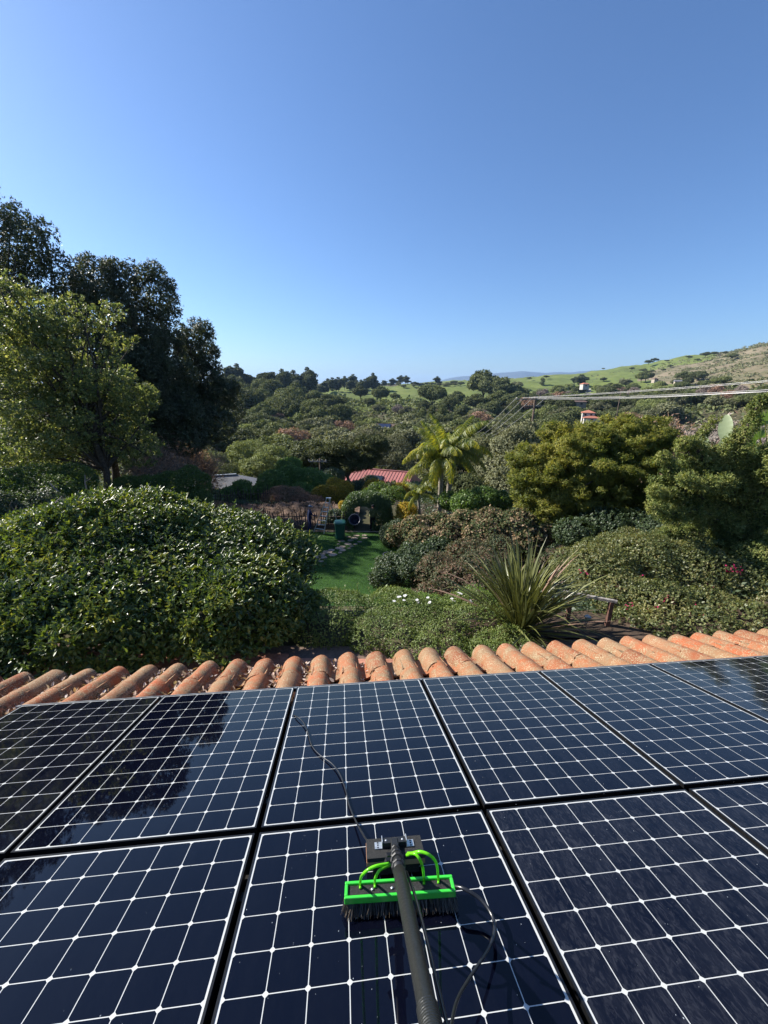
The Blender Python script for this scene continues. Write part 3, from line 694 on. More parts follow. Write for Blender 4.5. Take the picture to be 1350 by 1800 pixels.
for sx in (-.5, -.14, .14): 
    mb = MB(); mb.lathe(bl(sx * BL * .5, 0, BZ + BH - .007), [(.005, 0), (.005, .003), (.002, .005)], 10, Rb); mb.build('screw', M['zinc'], br, mtx=BI)
rg = np.random.default_rng(4); n = 5200
x0 = rg.uniform(-BL / 2 + .004, BL / 2 - .004, n); y0 = rg.uniform(-BW / 2 + .004, BW / 2 - .004, n)
ed = (np.abs(y0) / (BW / 2)) ** 2
x1 = x0 * (1 + .04) + rg.normal(size=n) * .006; y1 = y0 * (1.35) - .006 + rg.normal(size=n) * .006; z1 = np.clip(.004 + np.abs(rg.normal(size=n)) * .007, .002, .03)
P0 = np.array([bl(a, b, BZ) for a, b in zip(x0, y0)]); P1 = np.array([bl(a, b, c) for a, b, c in zip(x1, y1, z1)])
D = P1 - P0; Ln = np.linalg.norm(D, axis=1); S = unit(np.cross(D, rg.normal(size=(n, 3)))) * .0008
V = np.stack([P0 - S, P0 + S, P1 + S, P1 - S], 1).reshape(-1, 3)
tag(build('bristles', V, np.arange(n * 4).reshape(-1, 4), M['bristle'], br, mtx=BI), kind='stuff')
# head plate (gritty pad on plywood) with two zinc brackets
H0 = onroof(643, 1475, .075); H1 = onroof(739, 1467, .075); H2 = onroof(646, 1511, .075)
hx = (H1 - H0)[:2]; ha = math.atan2(hx[1], hx[0]); HL = float(np.linalg.norm(hx)); HW = .118
hc = rp(*(((H0 + H1) / 2)[:2] + np.array([math.sin(ha), -math.cos(ha)]) * HW * .5), 0)
Rh = RW @ np.array([[math.cos(ha), -math.sin(ha), 0], [math.sin(ha), math.cos(ha), 0], [0, 0, 1]])
ti = -.12; Rh = Rh @ np.array([[1, 0, 0], [0, math.cos(ti), -math.sin(ti)], [0, math.sin(ti), math.cos(ti)]])
def hl(x, y, z): return hc + Rh @ np.array([x, y, z])
mb = MB(); mb.box(hl(0, 0, .052), (HL, HW, .018), Rh); mb.build('ply_board', M['ply'], br, mtx=BI)
mb = MB(); mb.box(hl(0, 0, .068), (HL - .002, HW - .002, .014), Rh); mb.build('gritty_pad', M['foam'], br, mtx=BI)
mb = MB(); mb.box(hl(0, 0, .024), (HL * .8, HW * .8, .038), Rh); mb.build('foam_foot', M['foam'], br, mtx=BI)
for sx in (-1, 1):
    o = None
    mb = MB(); mb.box(hl(sx * .066, .008, .078), (.030, .040, .003), Rh); mb.box(hl(sx * .050, .008, .090), (.003, .040, .026), Rh); o = mb.build('bracket', M['zinc'], br, mtx=BI)
    mb = MB(); 
    for yy in (-.010, .004, .018): mb.lathe(hl(sx * .068, .008 + yy - .004, .0795), [(.0035, 0), (.0035, .0015), (.001, .0022)], 8, Rh)
    mb.build('rivet', M['hose_black'], o)
    mb = MB(); mb.box(hl(sx * .030, .006, .088), (.032, .034, .018), Rh); mb.build('clamp', M['black_plastic'], br, mtx=BI)
    mb = MB(); mb.lathe(hl(sx * .034, .004, .097), [(.0045, 0), (.0045, .002), (.002, .004)], 8, Rh); mb.build('screw', M['zinc'], br, mtx=BI)
mb = MB(); mb.box(hl(0, -.012, .088), (.030, .050, .026), Rh); o = mb.build('hinge', M['black_plastic'], br, mtx=BI); o.modifiers.new('b', 'BEVEL').width = .003
# pole
pt = pd(702, 1532, 1.285); pb = pd(757, 1800, .80)
dirp = (pb - pt) / np.linalg.norm(pb - pt); pe = pt + dirp * 1.02
neck = hl(.0, -.040, .092)
mb = MB(); mb.tube([neck, neck * .5 + pt * .5, pt], [.015, .016, .018], 12); mb.build('neck', M['black_plastic'], br, True, mtx=BI)
for k, (f, r_, l_) in enumerate([(.10, .019, .014), (.36, .022, .02), (.60, .026, .018), (.84, .024, .02)]):
    c = neck * (1 - f) + pt * f; d = (pt - neck) / np.linalg.norm(pt - neck)
    mb = MB(); mb.tube([c - d * l_ / 2, c - d * l_ * .3, c + d * l_ * .3, c + d * l_ / 2], [r_ * .85, r_, r_, r_ * .85], 10); mb.build('clamp_ring', M['black_plastic'], br, mtx=BI)
    if k in (1, 2):
        mb = MB(); s = np.cross(d, [0, 0, 1]); s /= np.linalg.norm(s); mb.bar(c + s * (r_ - .004) - d * .006, c + s * (r_ + .016) + d * .004, .012, .016); mb.build('clamp_lever', M['black_plastic'], br, mtx=BI)
mb = MB(); npz = 12; ts = np.linspace(0, .52, npz); mb.tube([pt + dirp * q for q in ts], [.0200 + .002 * q for q in ts], 20); mb.build('pole_tube', M['pole'], br, True, mtx=BI)
ts = np.arange(.47, 1.02, .0016); mb = MB(); mb.tube([pt + dirp * q for q in ts], [(.0222 + .0016 * ts[i]) + (.0005 if i % 4 in (1, 2) else -.0002) for i in range(len(ts))], 20, cap=True)
mb.build('ribbed_sleeve', M['pole'], br, True, mtx=BI)
# lime hoses from the hinge to the block
hub = pd(716, 1502, 1.30)
for (x, pk, side, hx_) in ((-.140, 1, -1, (684, 1518)), (-.088, .72, -1, (686, 1520)), (.088, .8, 1, (717, 1500)), (.140, 1, 1, (715, 1503))):
    e = bl(x * BL / .39, .006, BZ + BH - .006); s = pd(hx_[0], hx_[1], 1.315)
    if side > 0: mid = [pd(741 if x > .11 else 731, 1497.5 if x > .11 else 1502, 1.28), pd(765 if x > .11 else 742, 1513 if x > .11 else 1520, 1.30)]
    else: mid = [pd(656 if x < -.12 else 668, 1524 if x < -.12 else 1529, 1.30), pd(637 if x < -.12 else 660, 1538 if x < -.12 else 1543, 1.32)]
    cv = curve([s, *mid, e + Rb @ np.array([0, 0, .02]), e], 28)
    mb = MB(); mb.tube(cv, .0045, 10); mb.build('hose', M['green_tube'], br, True, mtx=BI)
# black water hose looping off the block's right end and back along the pole
cv = curve([bl(BL / 2 - .01, .0, BZ + .010), rp(*onroof(815, 1562, .075)[:2], .075), rp(*onroof(846, 1582, .060)[:2], .06), rp(*onroof(866, 1612, .045)[:2], .045), rp(*onroof(869, 1640, .045)[:2], .045), rp(*onroof(856, 1672, .06)[:2], .06), rp(*onroof(830, 1712, .09)[:2], .09), rp(*onroof(805, 1755, .13)[:2], .13), rp(*onroof(794, 1800, .17)[:2], .17), rp(*onroof(786, 1870, .26)[:2], .26)], 90)
mb = MB(); mb.tube(cv, [.0062 if i < 45 else .0045 for i in range(len(cv))], 8); tag(mb.build('water_hose', M['hose_black'], None, True), 'thin black hose looping from the right end of the green brush down the panel', 'hose')
cv = curve([pt + np.array([.022, 0, 0]), pt + dirp * .10 + np.array([.03, 0, .0]), pt + dirp * .25 + np.array([.034, 0, -.004]), pt + dirp * .5 + np.array([.034, 0, -.01]), pt + dirp * .95 + np.array([.034, 0, -.01])], 30)
mb = MB(); mb.tube(cv, .0042, 6); mb.build('pole_hose', M['hose_black'], br, True, mtx=BI)
# black wire from the panel gap to the head plate
W0 = [(513, 1257, -.02), (520, 1259, .012), (531, 1267, .018), (540, 1283, .014), (547, 1308, .008), (560, 1325, .008), (584, 1343, .012), (598, 1362, .014), (608, 1390, .012), (614, 1415, .012), (624, 1440, .02), (640, 1470, .045), (648, 1480, .06)]
for k, off in ((0, 0), ):
    cv = curve([rp(*onroof(a, b, c)[:2], c) for a, b, c in W0], 90); mb = MB(); mb.tube(cv, .0042, 7)
    tag(mb.build('wire', M['hose_black'], None, True), 'black wire snaking from the gap between panels to the brush head', 'wire')

# ================================================================== GARDEN GROUND
def drape(name, poly, mat, dz, nx=30, **k):
    """sheet following the terrain inside a quad patch (x0,x1,y0,y1)"""
    x0, x1, y0, y1 = poly; xs = np.linspace(x0, x1, nx); ys = np.linspace(y0, y1, nx); X, Y = np.meshgrid(xs, ys, indexing='ij')
    Zs = H(X, Y) + dz; V = np.stack([X, Y, Zs], -1).reshape(-1, 3); i, j = np.meshgrid(np.arange(nx - 1), np.arange(nx - 1), indexing='ij'); a = (i * nx + j).ravel()
    return build(name, V, np.stack([a, a + nx, a + nx + 1, a + 1], 1), mat, smooth=True, **k)
def lawnmat():
    m, t, p, out = newmat('lawn turf'); p.inputs['Roughness'].default_value = .9; p.inputs['Specular IOR Level'].default_value = .1
    tc = N(t, 'ShaderNodeTexCoord'); n = N(t, 'ShaderNodeTexNoise', Scale=1.1, Detail=8.0); L(t, tc.outputs['Object'], n.inputs[0])
    L(t, ramp(t, [(.3, (.018, .045, .012)), (.7, (.035, .08, .02))], n.outputs[0]).outputs[0], p.inputs['Base Color']); return m
lawn = drape('lawn', (-6.5, 1.15, 13.6, 22.0), lawnmat(), .03, 34); tag(lawn, kind='structure')
rg = np.random.default_rng(31)
n = 42000; X = rg.uniform(-6.4, 1.1, n); Y = 13.7 + 8.2 * rg.random(n); Zz = H(X, Y) + .03
V, F = leaves(np.stack([X, Y, Zz], 1), unit(rg.normal(size=(n, 3)) * [1, 1, .1]), unit(rg.normal(size=(n, 3)) * .35 + [0, 0, 1]), .045 * (.6 + .8 * rg.random(n)), .012, droop=.1)
tag(build('lawn_grass', V, F, LM['grass']), 'mown lawn of short green blades in shade around the stone path', 'grass', kind='stuff')
dug = drape('soil_bed', (-13, -1.6, 22.75, 26.8), M['soil'], .05, 60)
me = dug.data; co = np.empty(len(me.vertices) * 3, dtype=np.float32); me.vertices.foreach_get('co', co); co = co.reshape(-1, 3)
co[:, 2] += .12 * np.abs(np.sin(co[:, 0] * 3.1 + 1.3 * np.sin(co[:, 1] * 2.2))) + .10 * rg.random(len(co)) + .25 * smooth((co[:, 1] - 23.5) / 3) * (1 + .5 * np.sin(co[:, 0] * .9)) * (co[:, 1] < 26.6)
me.vertices.foreach_set('co', co.ravel()); me.update(); tag(dug, kind='structure')
n = 3500; X = rg.uniform(-12.5, -1.8, n); Y = rg.uniform(23, 26.9, n); P = np.stack([X, Y, H(X, Y) + .12 + .25 * smooth((Y - 23.5) / 3) * (1 + .5 * np.sin(X * .9))], 1)
V, F = scatter(P, np.tile([0, 0, 1.], (n, 1)), rg, .22, .05, flat=.4)
tag(build('garden_litter', V, F, LM['soillitter']), 'pruned twigs and dry litter lying on the dug soil behind the picket fence', 'litter', kind='stuff')
drape_e = drape('bed_edging', (-7, 1.2, 22.0, 22.12), M['rock'], .07, 6); tag(drape_e, kind='structure')
gp = drape('grass_patch', (-12.5, -8.4, 29.5, 34), lawnmat(), .06, 10); tag(gp, kind='structure')
n = 6000; X = rg.uniform(-12.4, -8.5, n); Y = rg.uniform(29.6, 33.9, n)
V, F = leaves(np.stack([X, Y, H(X, Y) + .06], 1), unit(rg.normal(size=(n, 3)) * [1, 1, .1]), unit(rg.normal(size=(n, 3)) * .3 + [0, 0, 1]), .16 * (.6 + .8 * rg.random(n)), .03)
tag(build('bright_grass', V, F, LM['weed']), 'sunlit bright grass behind the upper stake fence', 'grass', kind='stuff')

# ---- stepping stones
path = empty('garden_path', (-1.5, 18, hz(-1.5, 18))); tag(path, 'crazy flagstone stepping path crossing the shaded lawn', kind='structure')
PI_ = Matrix.Translation(-Vector(path.location))
ST = [(700, 628, 70), (800, 612, 90), (905, 608, 80), (775, 645, 105), (905, 642, 95), (600, 682, 110), (722, 674, 90), (840, 692, 75), (562, 722, 45), (682, 722, 115), (790, 724, 60), (612, 757, 100), (735, 752, 60), (578, 778, 120), (700, 780, 60), (470, 804, 110), (615, 804, 100), (420, 828, 150), (585, 836, 70), (350, 856, 90), (485, 862, 130), (330, 896, 180), (225, 926, 130), (330, 950, 75), (210, 982, 120), (150, 1010, 110)]
rg = np.random.default_rng(8)
for zx, zy, wv in ST:
    px = 520 + zx / 7.5; py = 860 + zy / 7.5; d = ray(px, py); k = (CAM_H - .05) / -d[2]; c = np.array([0, 0, CAM_H]) + d * k
    wd = wv / 7.5 / FPX * k * .5; dp = wd * (.72 + .3 * rg.random()) * .8; nv = 8; V = []
    rr = .82 + .28 * rg.random(nv); a0 = rg.random()
    for zz in (.0, .032):
        for i in range(nv):
            a = a0 + 2 * math.pi * i / nv; s = rr[i] * (1 if zz == 0 else .95); V.append((wd * s * math.cos(a), dp * s * math.sin(a), zz))
    zc = hz(c[0], c[1]) + .034
    build('stone', V, [tuple(range(2 * nv - 1, nv - 1, -1))[::-1], *[(i, (i + 1) % nv, nv + (i + 1) % nv, nv + i) for i in range(nv)]], M['stone'], path, mtx=PI_ @ Matrix.Translation((c[0], c[1], zc)) @ Matrix.Rotation(rg.normal() * .2, 4, 'Z'))

# ---- brick terrace beneath the eaves
ter = drape('terrace', (-9, 2.4, 4.4, 7.6), M['mortar'], .03, 12); tag(ter, kind='structure')
bm = MB(); bm.box((0, 0, 0), (.29, .135, .05)); brick = meshdata('brick', np.array(bm.V), bm.F, M['brick'])
nb = 0
for j in range(13):
    for i in range(36):
        x = -8.4 + i * .30 + (j % 2) * .15; y = 5.75 + j * .145
        if nb >= 298 or (x < -5.6 and j < 3) or x > .6: continue
        link('brick', brick, ter, loc=(x, y, hz(x, y) + .048 + rg.normal() * .003), rotz=rg.normal() * .01); nb += 1

# ================================================================== FENCES, TOOLS, PEOPLE
def stake_fence(x0, y0, x1, y1, hgt, sp, label, lean=.06, rails=(.35, .78)):
    c = ((x0 + x1) / 2, (y0 + y1) / 2); f = empty('stake_fence', (*c, hz(*c))); tag(f, label, 'fence'); inv = Matrix.Translation(-Vector(f.location))
    Lg = math.hypot(x1 - x0, y1 - y0); n = int(Lg / sp); ms = []
    for k in range(4):
        mb = MB(); w_ = .042 + .008 * k; mb.box((0, 0, .5), (w_, w_ * .6, 1), None, .8); mb.add([(-w_ * .4, -w_ * .24, 1), (w_ * .4, -w_ * .24, 1), (w_ * .4, w_ * .24, 1), (-w_ * .4, w_ * .24, 1), (0, 0, 1.05)], [(0, 1, 4), (1, 2, 4), (2, 3, 4), (3, 0, 4)]); ms.append(meshdata('stake', np.array(mb.V), mb.F, M['fencewood']))
    a = math.atan2(y1 - y0, x1 - x0)
    for i in range(n):
        t = (i + .5) / n; x = x0 + (x1 - x0) * t; y = y0 + (y1 - y0) * t; hh = hgt * (1 + rg.normal() * .09)
        if i % 7 == 3: hh = hgt * 1.22
        o = link('stake', ms[rg.integers(4)], f, mtx=inv @ Matrix.Translation((x, y, hz(x, y) + .02)) @ Matrix.Rotation(a, 4, 'Z') @ Matrix.Rotation(rg.normal() * lean, 4, 'Y') @ Matrix.Diagonal((1, 1, hh, 1)))
    for rz in rails:
        mb = MB(); mb.bar((x0, y0 + .03, hz(x0, y0) + hgt * rz), (x1, y1 + .03, hz(x1, y1) + hgt * rz), .05, .035); mb.build('rail', M['fencewood'], f, mtx=inv)
    return f
rg = np.random.default_rng(9)
fa = at(425, 936, 22.35); stake_fence(-8.3, 22.4, -1.95, 22.4, 1.05, .145, 'low dark stake fence along the back of the lawn, beside the ladder')
mb = MB(); mb.box((-5.1, 22.36, .17), (6.3, .04, .26)); tag(mb.build('kick_board', M['fencewood']), 'dark board along the foot of the lawn fence', 'board')
stake_fence(-12.6, 29.3, -8.2, 29.2, 1.25, .16, 'upper stake fence in front of the sunlit grass patch', rails=(.3, .75))
stake_fence(-12.9, 25.2, -12.5, 29.2, 1.2, .2, 'short leaning stake fence running back beside the soil bed', lean=.16)

# ladder: tripod orchard ladder
def ladder():
    b = at(551, 938, 21.9); b[2] = hz(b[0], b[1]) + .03; r = empty('orchard_ladder', tuple(b)); tag(r, 'tall pale tripod ladder standing open at the lawn fence', 'ladder')
    apex = np.array([.90, .15, 1.98]); fl = np.array([0, 0, 0]); fr = np.array([.62, -.12, 0.0]); bk = np.array([1.55, .25, 0.0])
    for a_, t_ in ((fl, apex + [-.10, 0, 0]), (fr + [.0, -.1, 0], apex + [.10, -.03, 0])):
        mb = MB(); mb.bar(a_, t_, .05, .035); mb.build('rail', M['alu'], r)
    mb = MB(); mb.bar(bk, apex, .035); mb.build('leg', M['alu'], r)
    for k in range(1, 8):
        t = k / 8; p = fl * (1 - t) + (apex + [-.1, 0, 0]) * t; q = (fr + [0, -.1, 0]) * (1 - t) + (apex + [.1, -.03, 0]) * t
        mb = MB(); mb.bar(p, q, .06, .025); mb.build('step', M['alu'], r)
    mb = MB(); mb.box(apex + [0, 0, .02], (.28, .14, .04)); mb.build('top_cap', M['alu'], r)
ladder()
# wheelie bin
def wheelie():
    c = at(598, 948, 20.8); z = hz(c[0], c[1]) + .04; r = empty('wheeled_bin', (c[0], c[1], z), rotz=.12); tag(r, 'dark green wheeled refuse bin standing by the stepping stones', 'bin')
    mb = MB()
    prof = [(.46, .50, .10), (.47, .52, .12), (.56, .64, .90), (.60, .68, .92), (.60, .68, .98)]
    V = []; nn = 20
    for w_, d_, z_ in prof:
        for i in range(nn):
            a = 2 * math.pi * (i + .5) / nn; ca, sa = math.cos(a), math.sin(a); p_ = 5; rr = (abs(ca) ** p_ + abs(sa) ** p_) ** (-1 / p_); V.append((w_ / 2 * rr * ca, d_ / 2 * rr * sa, z_))
    F = [(j * nn + i, j * nn + (i + 1) % nn, (j + 1) * nn + (i + 1) % nn, (j + 1) * nn + i) for j in range(4) for i in range(nn)] + [tuple(range(nn))[::-1]]
    build('body', V, F, M['binplastic'], r)
    V = []
    for w_, d_, z_ in ((.64, .72, .985), (.65, .73, 1.01), (.56, .62, 1.055), (.3, .35, 1.075)):
        for i in range(nn):
            a = 2 * math.pi * (i + .5) / nn; ca, sa = math.cos(a), math.sin(a); rr = (abs(ca) ** 5 + abs(sa) ** 5) ** (-.2); V.append((w_ / 2 * rr * ca, d_ / 2 * rr * sa - .02, z_))
    F = [(j * nn + i, j * nn + (i + 1) % nn, (j + 1) * nn + (i + 1) % nn, (j + 1) * nn + i) for j in range(3) for i in range(nn)] + [tuple(range(nn))[::-1], tuple(range(3 * nn, 4 * nn))]
    build('lid', V, F, M['binplastic'], r)
    for sx in (-1, 1):
        mb = MB(); Rx = [[0, 0, 1], [1, 0, 0], [0, 1, 0]]; mb.lathe((sx * .25 - .03, .24, .12), [(.04, 0), (.12, 0), (.125, .02), (.12, .055), (.04, .055)], 16, Rx); mb.build('wheel', M['black_plastic'], r)
    mb = MB(); mb.tube([(-.26, .36, .9), (-.26, .42, .96), (.26, .42, .96), (.26, .36, .9)], .017, 8); mb.build('handle', M['binplastic'], r)
    mb = MB(); mb.tube([(-.30, .24, .12), (.30, .24, .12)], .012, 8); mb.build('axle', M['black_plastic'], r)
wheelie()
# nursery tub at the lawn edge
def tub(name, c, R0, R1, hgt, label, Rm=None, cat='tub'):
    r = empty(name, tuple(c)); tag(r, label, cat); Rm = Rm if Rm is not None else np.eye(3)
    mb = MB(); mb.lathe((0, 0, 0), [(R0, 0), (R0 * 1.01, .02), (R1, hgt), (R1 - .012, hgt), (R0 - .012, .03), (.001, .03)], 22, Rm); mb.build('wall', M['bucketplastic'], r, True)
    ring = [np.array(Rm) @ np.array([(R1 + .004) * math.cos(a), (R1 + .004) * math.sin(a), hgt]) for a in np.linspace(0, 2 * math.pi, 25)]
    mb = MB(); mb.tube(ring, .016, 6, cap=False); mb.build('rim', M['tubrim'], r)
    for s in (-1, 1):
        arc = [np.array(Rm) @ np.array([s * (R1 + .02 + .03 * math.sin(t)), .09 * math.cos(t), hgt - .05 - .0 * t]) for t in np.linspace(0, math.pi, 7)]; mb = MB(); mb.tube(arc, .01, 5); mb.build('handle', M['bucketplastic'], r)
c = at(684, 975, 17.6); tub('garden_tub', (c[0], c[1], hz(c[0], c[1]) + .03), .22, .28, .52, 'dark blue tub with a pale rim standing at the right edge of the lawn')
c = at(717, 953, 19.3)
def rockobj(name, c, s, label, mat='rock', seed=1):
    g = np.random.default_rng(seed); import bmesh
    bm_ = bmesh.new(); bmesh.ops.create_icosphere(bm_, subdivisions=2, radius=1)
    for v in bm_.verts: v.co = Vector((v.co.x * s[0], v.co.y * s[1], v.co.z * s[2])) * (1 + .16 * g.normal())
    me = bpy.data.meshes.new(name); bm_.to_mesh(me); bm_.free(); me.materials.append(M[mat]); o = link(name, me, loc=tuple(c)); tag(o, label, 'rock'); return o
rockobj('rock', (c[0], c[1], hz(c[0], c[1]) + .3), (.42, .3, .36), 'pale brown boulder in the bed behind the tub', seed=2)
c = at(755, 962, 17.5); rockobj('rock', (c[0], c[1], hz(c[0], c[1]) + .35), (.45, .3, .22), 'flat grey rock among the ferny shrubs right of the tub', 'greyroof', seed=4)
# statue at the palm's foot: small pale ornament
def ornament():
    c = at(789, 893, 22.3); z = 1.1; r = empty('garden_ornament', (c[0], c[1], z)); tag(r, 'small pale stone ornament on a post by the palm trunks', 'ornament')
    mb = MB(); mb.lathe((0, 0, 0), [(.16, 0), (.16, .06), (.08, .1), (.07, .5), (.13, .56), (.13, .6)], 12); mb.build('pedestal', M['palebark'], r)
    mb = MB(); mb.lathe((0, 0, .6), [(.06, 0), (.13, .1), (.14, .2), (.09, .3), (.05, .34), (.09, .4), (.09, .47), (.03, .53)], 12); mb.build('figure', M['palebark'], r, True)
ornament()

def skin_person(name, joints, edges, root, mats, regions, loc, rotz, label):
    """one continuous skinned body; faces coloured by height"""
    me = bpy.data.meshes.new('body'); me.from_pydata([j[0] for j in joints], edges, []); o = bpy.data.objects.new('body', me); COL.objects.link(o)
    sm = o.modifiers.new('s', 'SKIN'); 
    for i, j in enumerate(joints): 
        sv = me.skin_vertices[0].data[i]; sv.radius = j[1]; sv.use_root = (i == root)
    sb = o.modifiers.new('u', 'SUBSURF'); sb.levels = 2; sb.render_levels = 2
    dg = bpy.context.evaluated_depsgraph_get(); nm = bpy.data.meshes.new_from_object(o.evaluated_get(dg)); bpy.data.objects.remove(o)
    nm.materials.clear()
    for m in mats: nm.materials.append(m)
    for p in nm.polygons: p.material_index = regions(p.center)
    p_ = empty(name, loc, rotz); tag(p_, label, 'person'); nm.name = 'body'; link('body', nm, p_)
    for p in nm.polygons: p.use_smooth = True
    return p_
# person in navy working at the fence, arms reaching forward to the ladder side
J = [((0, 0, .90), (.15, .12)), ((0, .0, 1.12), (.15, .11)), ((0, .03, 1.33), (.17, .11)), ((0, .04, 1.45), (.06, .06)), ((0, .06, 1.53), (.075, .085)), ((0, .07, 1.64), (.075, .09)),
     ((.19, .03, 1.37), (.06, .06)), ((.27, .16, 1.14), (.047, .047)), ((.30, .38, 1.10), (.036, .036)), ((.30, .46, 1.10), (.03, .04)),
     ((-.19, .03, 1.37), (.06, .06)), ((-.24, .08, 1.10), (.047, .047)), ((-.18, .28, .98), (.036, .036)), ((-.17, .36, .98), (.03, .04)),
     ((.10, 0, .82), (.10, .10)), ((.12, .03, .46), (.068, .068)), ((.12, -.02, .09), (.045, .045)), ((.13, .12, .04), (.045, .035)),
     ((-.10, 0, .82), (.10, .10)), ((-.13, .01, .46), (.068, .068)), ((-.14, -.06, .09), (.045, .045)), ((-.15, .09, .04), (.045, .035))]
E_ = [(0, 1), (1, 2), (2, 3), (3, 4), (4, 5), (2, 6), (6, 7), (7, 8), (8, 9), (2, 10), (10, 11), (11, 12), (12, 13), (0, 14), (14, 15), (15, 16), (16, 17), (0, 18), (18, 19), (19, 20), (20, 21)]
def regA(c):
    if c.z > 1.46: return 0
    if c.y > .40 or (c.y > .30 and c.z < 1.02 and c.z > .9): return 0
    if c.z < .07: return 2
    return 1
c = at(545, 937, 21.95)
pA = skin_person('person', J, E_, 0, [M['skin'], M['navy'], M['darkcloth']], regA, (c[0], c[1], hz(c[0], c[1]) + .03), math.radians(-70), 'person in navy overalls and a grey cap working at the lawn fence')
pA.scale = (.94, .94, .94)
mb = MB(); mb.lathe((0, .065, 1.60), [(.102, 0), (.105, .04), (.095, .08), (.06, .11), (.01, .12)], 16); mb.box((0, .19, 1.615), (.15, .13, .012)); mb.build('cap', M['capcloth'], pA, True)
# person under the hedge arch carrying a wide pot on the shoulder
def regB(c):
    if c.z > 1.46: return 0
    if c.z < .07: return 2
    if c.z > .92: return 1
    return 2
c = at(655, 939, 22.3)
J2 = [tuple([list(a) for a in (j[0],)] + [j[1]]) for j in J]; J2 = [(tuple(j[0]), j[1]) for j in J2]
J2[10] = ((-.19, .03, 1.37), (.06, .06)); J2[11] = ((-.36, .12, 1.20), (.047, .047)); J2[12] = ((-.42, .28, 1.02), (.036, .036)); J2[13] = ((-.40, .36, 1.0), (.03, .04))
pB = skin_person('person', J2, E_, 0, [M['skin'], M['camo'], M['darkcloth']], regB, (c[0], c[1], hz(c[0], c[1]) + .03), math.radians(200), 'person in a mottled olive shirt standing in the opening of the clipped hedge arch')
pB.scale = (.93, .93, .93)
mb = MB(); mb.lathe((0, .055, 1.585), [(.092, 0), (.098, .05), (.085, .09), (.05, .12), (.01, .125)], 16); mb.build('hair', M['darkcloth'], pB, True)
Rt = np.array(Matrix.Rotation(math.radians(58), 3, 'X'))
c = at(624, 927, 21.7); tub('plant_pot', (c[0], c[1] + .1, hz(c[0], c[1]) + .75), .20, .30, .50, 'large dark pot tilted open towards the lawn, held at the hedge arch', Rt, cat='pot')

# timber rail and steps at the right, by the flax
c1 = at(992, 1040, 9.0); c2 = at(1085, 1058, 8.5)
r = empty('timber_railing', tuple(c1)); tag(r, 'weathered grey timber handrail on reddish posts beside the flax', 'railing'); inv = Matrix.Translation(-Vector(r.location))
mb = MB(); mb.bar(c1 + (c1 - c2) * .25, c2, .085, .055); mb.build('handrail', M['railwood'], r, mtx=inv)
for px, t in ((1012, .14), (1078, .90)):
    q = c1 * (1 - t) + c2 * t; mb = MB(); mb.bar(q - [0, 0, .03], (q[0], q[1], 2.55), .09, .09); mb.build('post', M['darkwood'], r, mtx=inv)
steps = empty('garden_steps', (3.9, 8.4, 2.5)); tag(steps, 'rough timber steps going down beside the flax', 'steps')
for k in range(5):
    y = 7.5 + k * .42; mb = MB(); mb.box((-.0, y - 8.4, .14 - k * .09), (1.9, .14, .16)); mb.build('riser', M['darkwood' if k % 2 else 'railwood'], steps)
    mb = MB(); mb.box((0, y - 8.4 + .21, .11 - k * .09), (1.85, .28, .13)); mb.build('tread', M['soil'], steps)
c = at(1031, 1098, 8.3); zb = 2.6
r = empty('path_lamp', (c[0], c[1], zb)); tag(r, 'small round metal path light on a thin stake by the steps', 'lamp')
mb = MB(); mb.tube([(0, 0, 0), (0, 0, .28)], .008, 6); mb.build('stake', M['lampmetal'], r)
mb = MB(); mb.lathe((0, 0, .28), [(.02, 0), (.055, .03), (.06, .07), (.03, .11)], 12); mb.build('globe', M['lampmetal'], r, True)
mb = MB(); mb.lathe((0, 0, .38), [(.085, 0), (.07, .02), (.02, .05)], 12); mb.build('hood', M['lampmetal'], r, True)

# ================================================================== NEAR PLANTS
def plantobj(name, label, cat, base, foliage, mat, trunk=None, tmat='bark', group=None, fname='foliage', extra=()):
    base = np.asarray(base, float); r = empty(name, tuple(base)); tag(r, label, cat, group); V, F = foliage
    link(fname, meshdata(fname, np.asarray(V) - base, np.asarray(F), mat), r)
    if trunk is not None:
        link('trunk', meshdata('trunk', np.array(trunk.V) - base, trunk.F, M[tmat] if isinstance(tmat, str) else tmat, True), r)
    for nm, (V2, F2), m2 in extra: link(nm, meshdata(nm, np.asarray(V2) - base, np.asarray(F2), m2), r)
    return r

# --- big glossy dome shrub, left foreground
rg = np.random.default_rng(100)
DC = (-7.3, 10.5, 3.1)
B = [(*DC, 5.1, 4.5, 1.55), (-3.4, 8.2, 2.95, 1.72, 1.6, 1.15), (-6.2, 7.6, 3.0, 2.6, 1.7, 1.1), (-7.1, 10.3, 3.8, 2.6, 2.2, 1.38)]
for _ in range(95):
    a = rg.uniform(0, 6.28); e = rg.uniform(-.05, 1.4); s = rg.uniform(.22, .5); j = rg.choice(4, p=[.5, .2, .15, .15]); q = B[j]; B.append((q[0] + .93 * q[3] * math.cos(a) * math.cos(e), q[1] + .93 * q[4] * math.sin(a) * math.cos(e), q[2] + .93 * q[5] * math.sin(e), s, s, s * .5))
C, O = shell(B, 39000, rg, .94, 1.03, .94)
def domecut(C): return (C[:, 1] < 12.2) & (C[:, 2] > np.where(C[:, 1] < 8.3, 3.0, 3.0 - (C[:, 1] - 8.3) * .5)) & (C[:, 0] > -13)
fr = domecut(C); C = C[fr]; O = O[fr]
FO = rosettes(C, unit(O + [0, 0, .35]), 6, rg, .113, .046, spread=.95, up=.2, droop=.12, jit=.03, nup=.6)
C2, O2 = shell(B, 7000, rg, 1.03, 1.09, .98); kk = domecut(C2) & (rg.random(len(C2)) < .3)
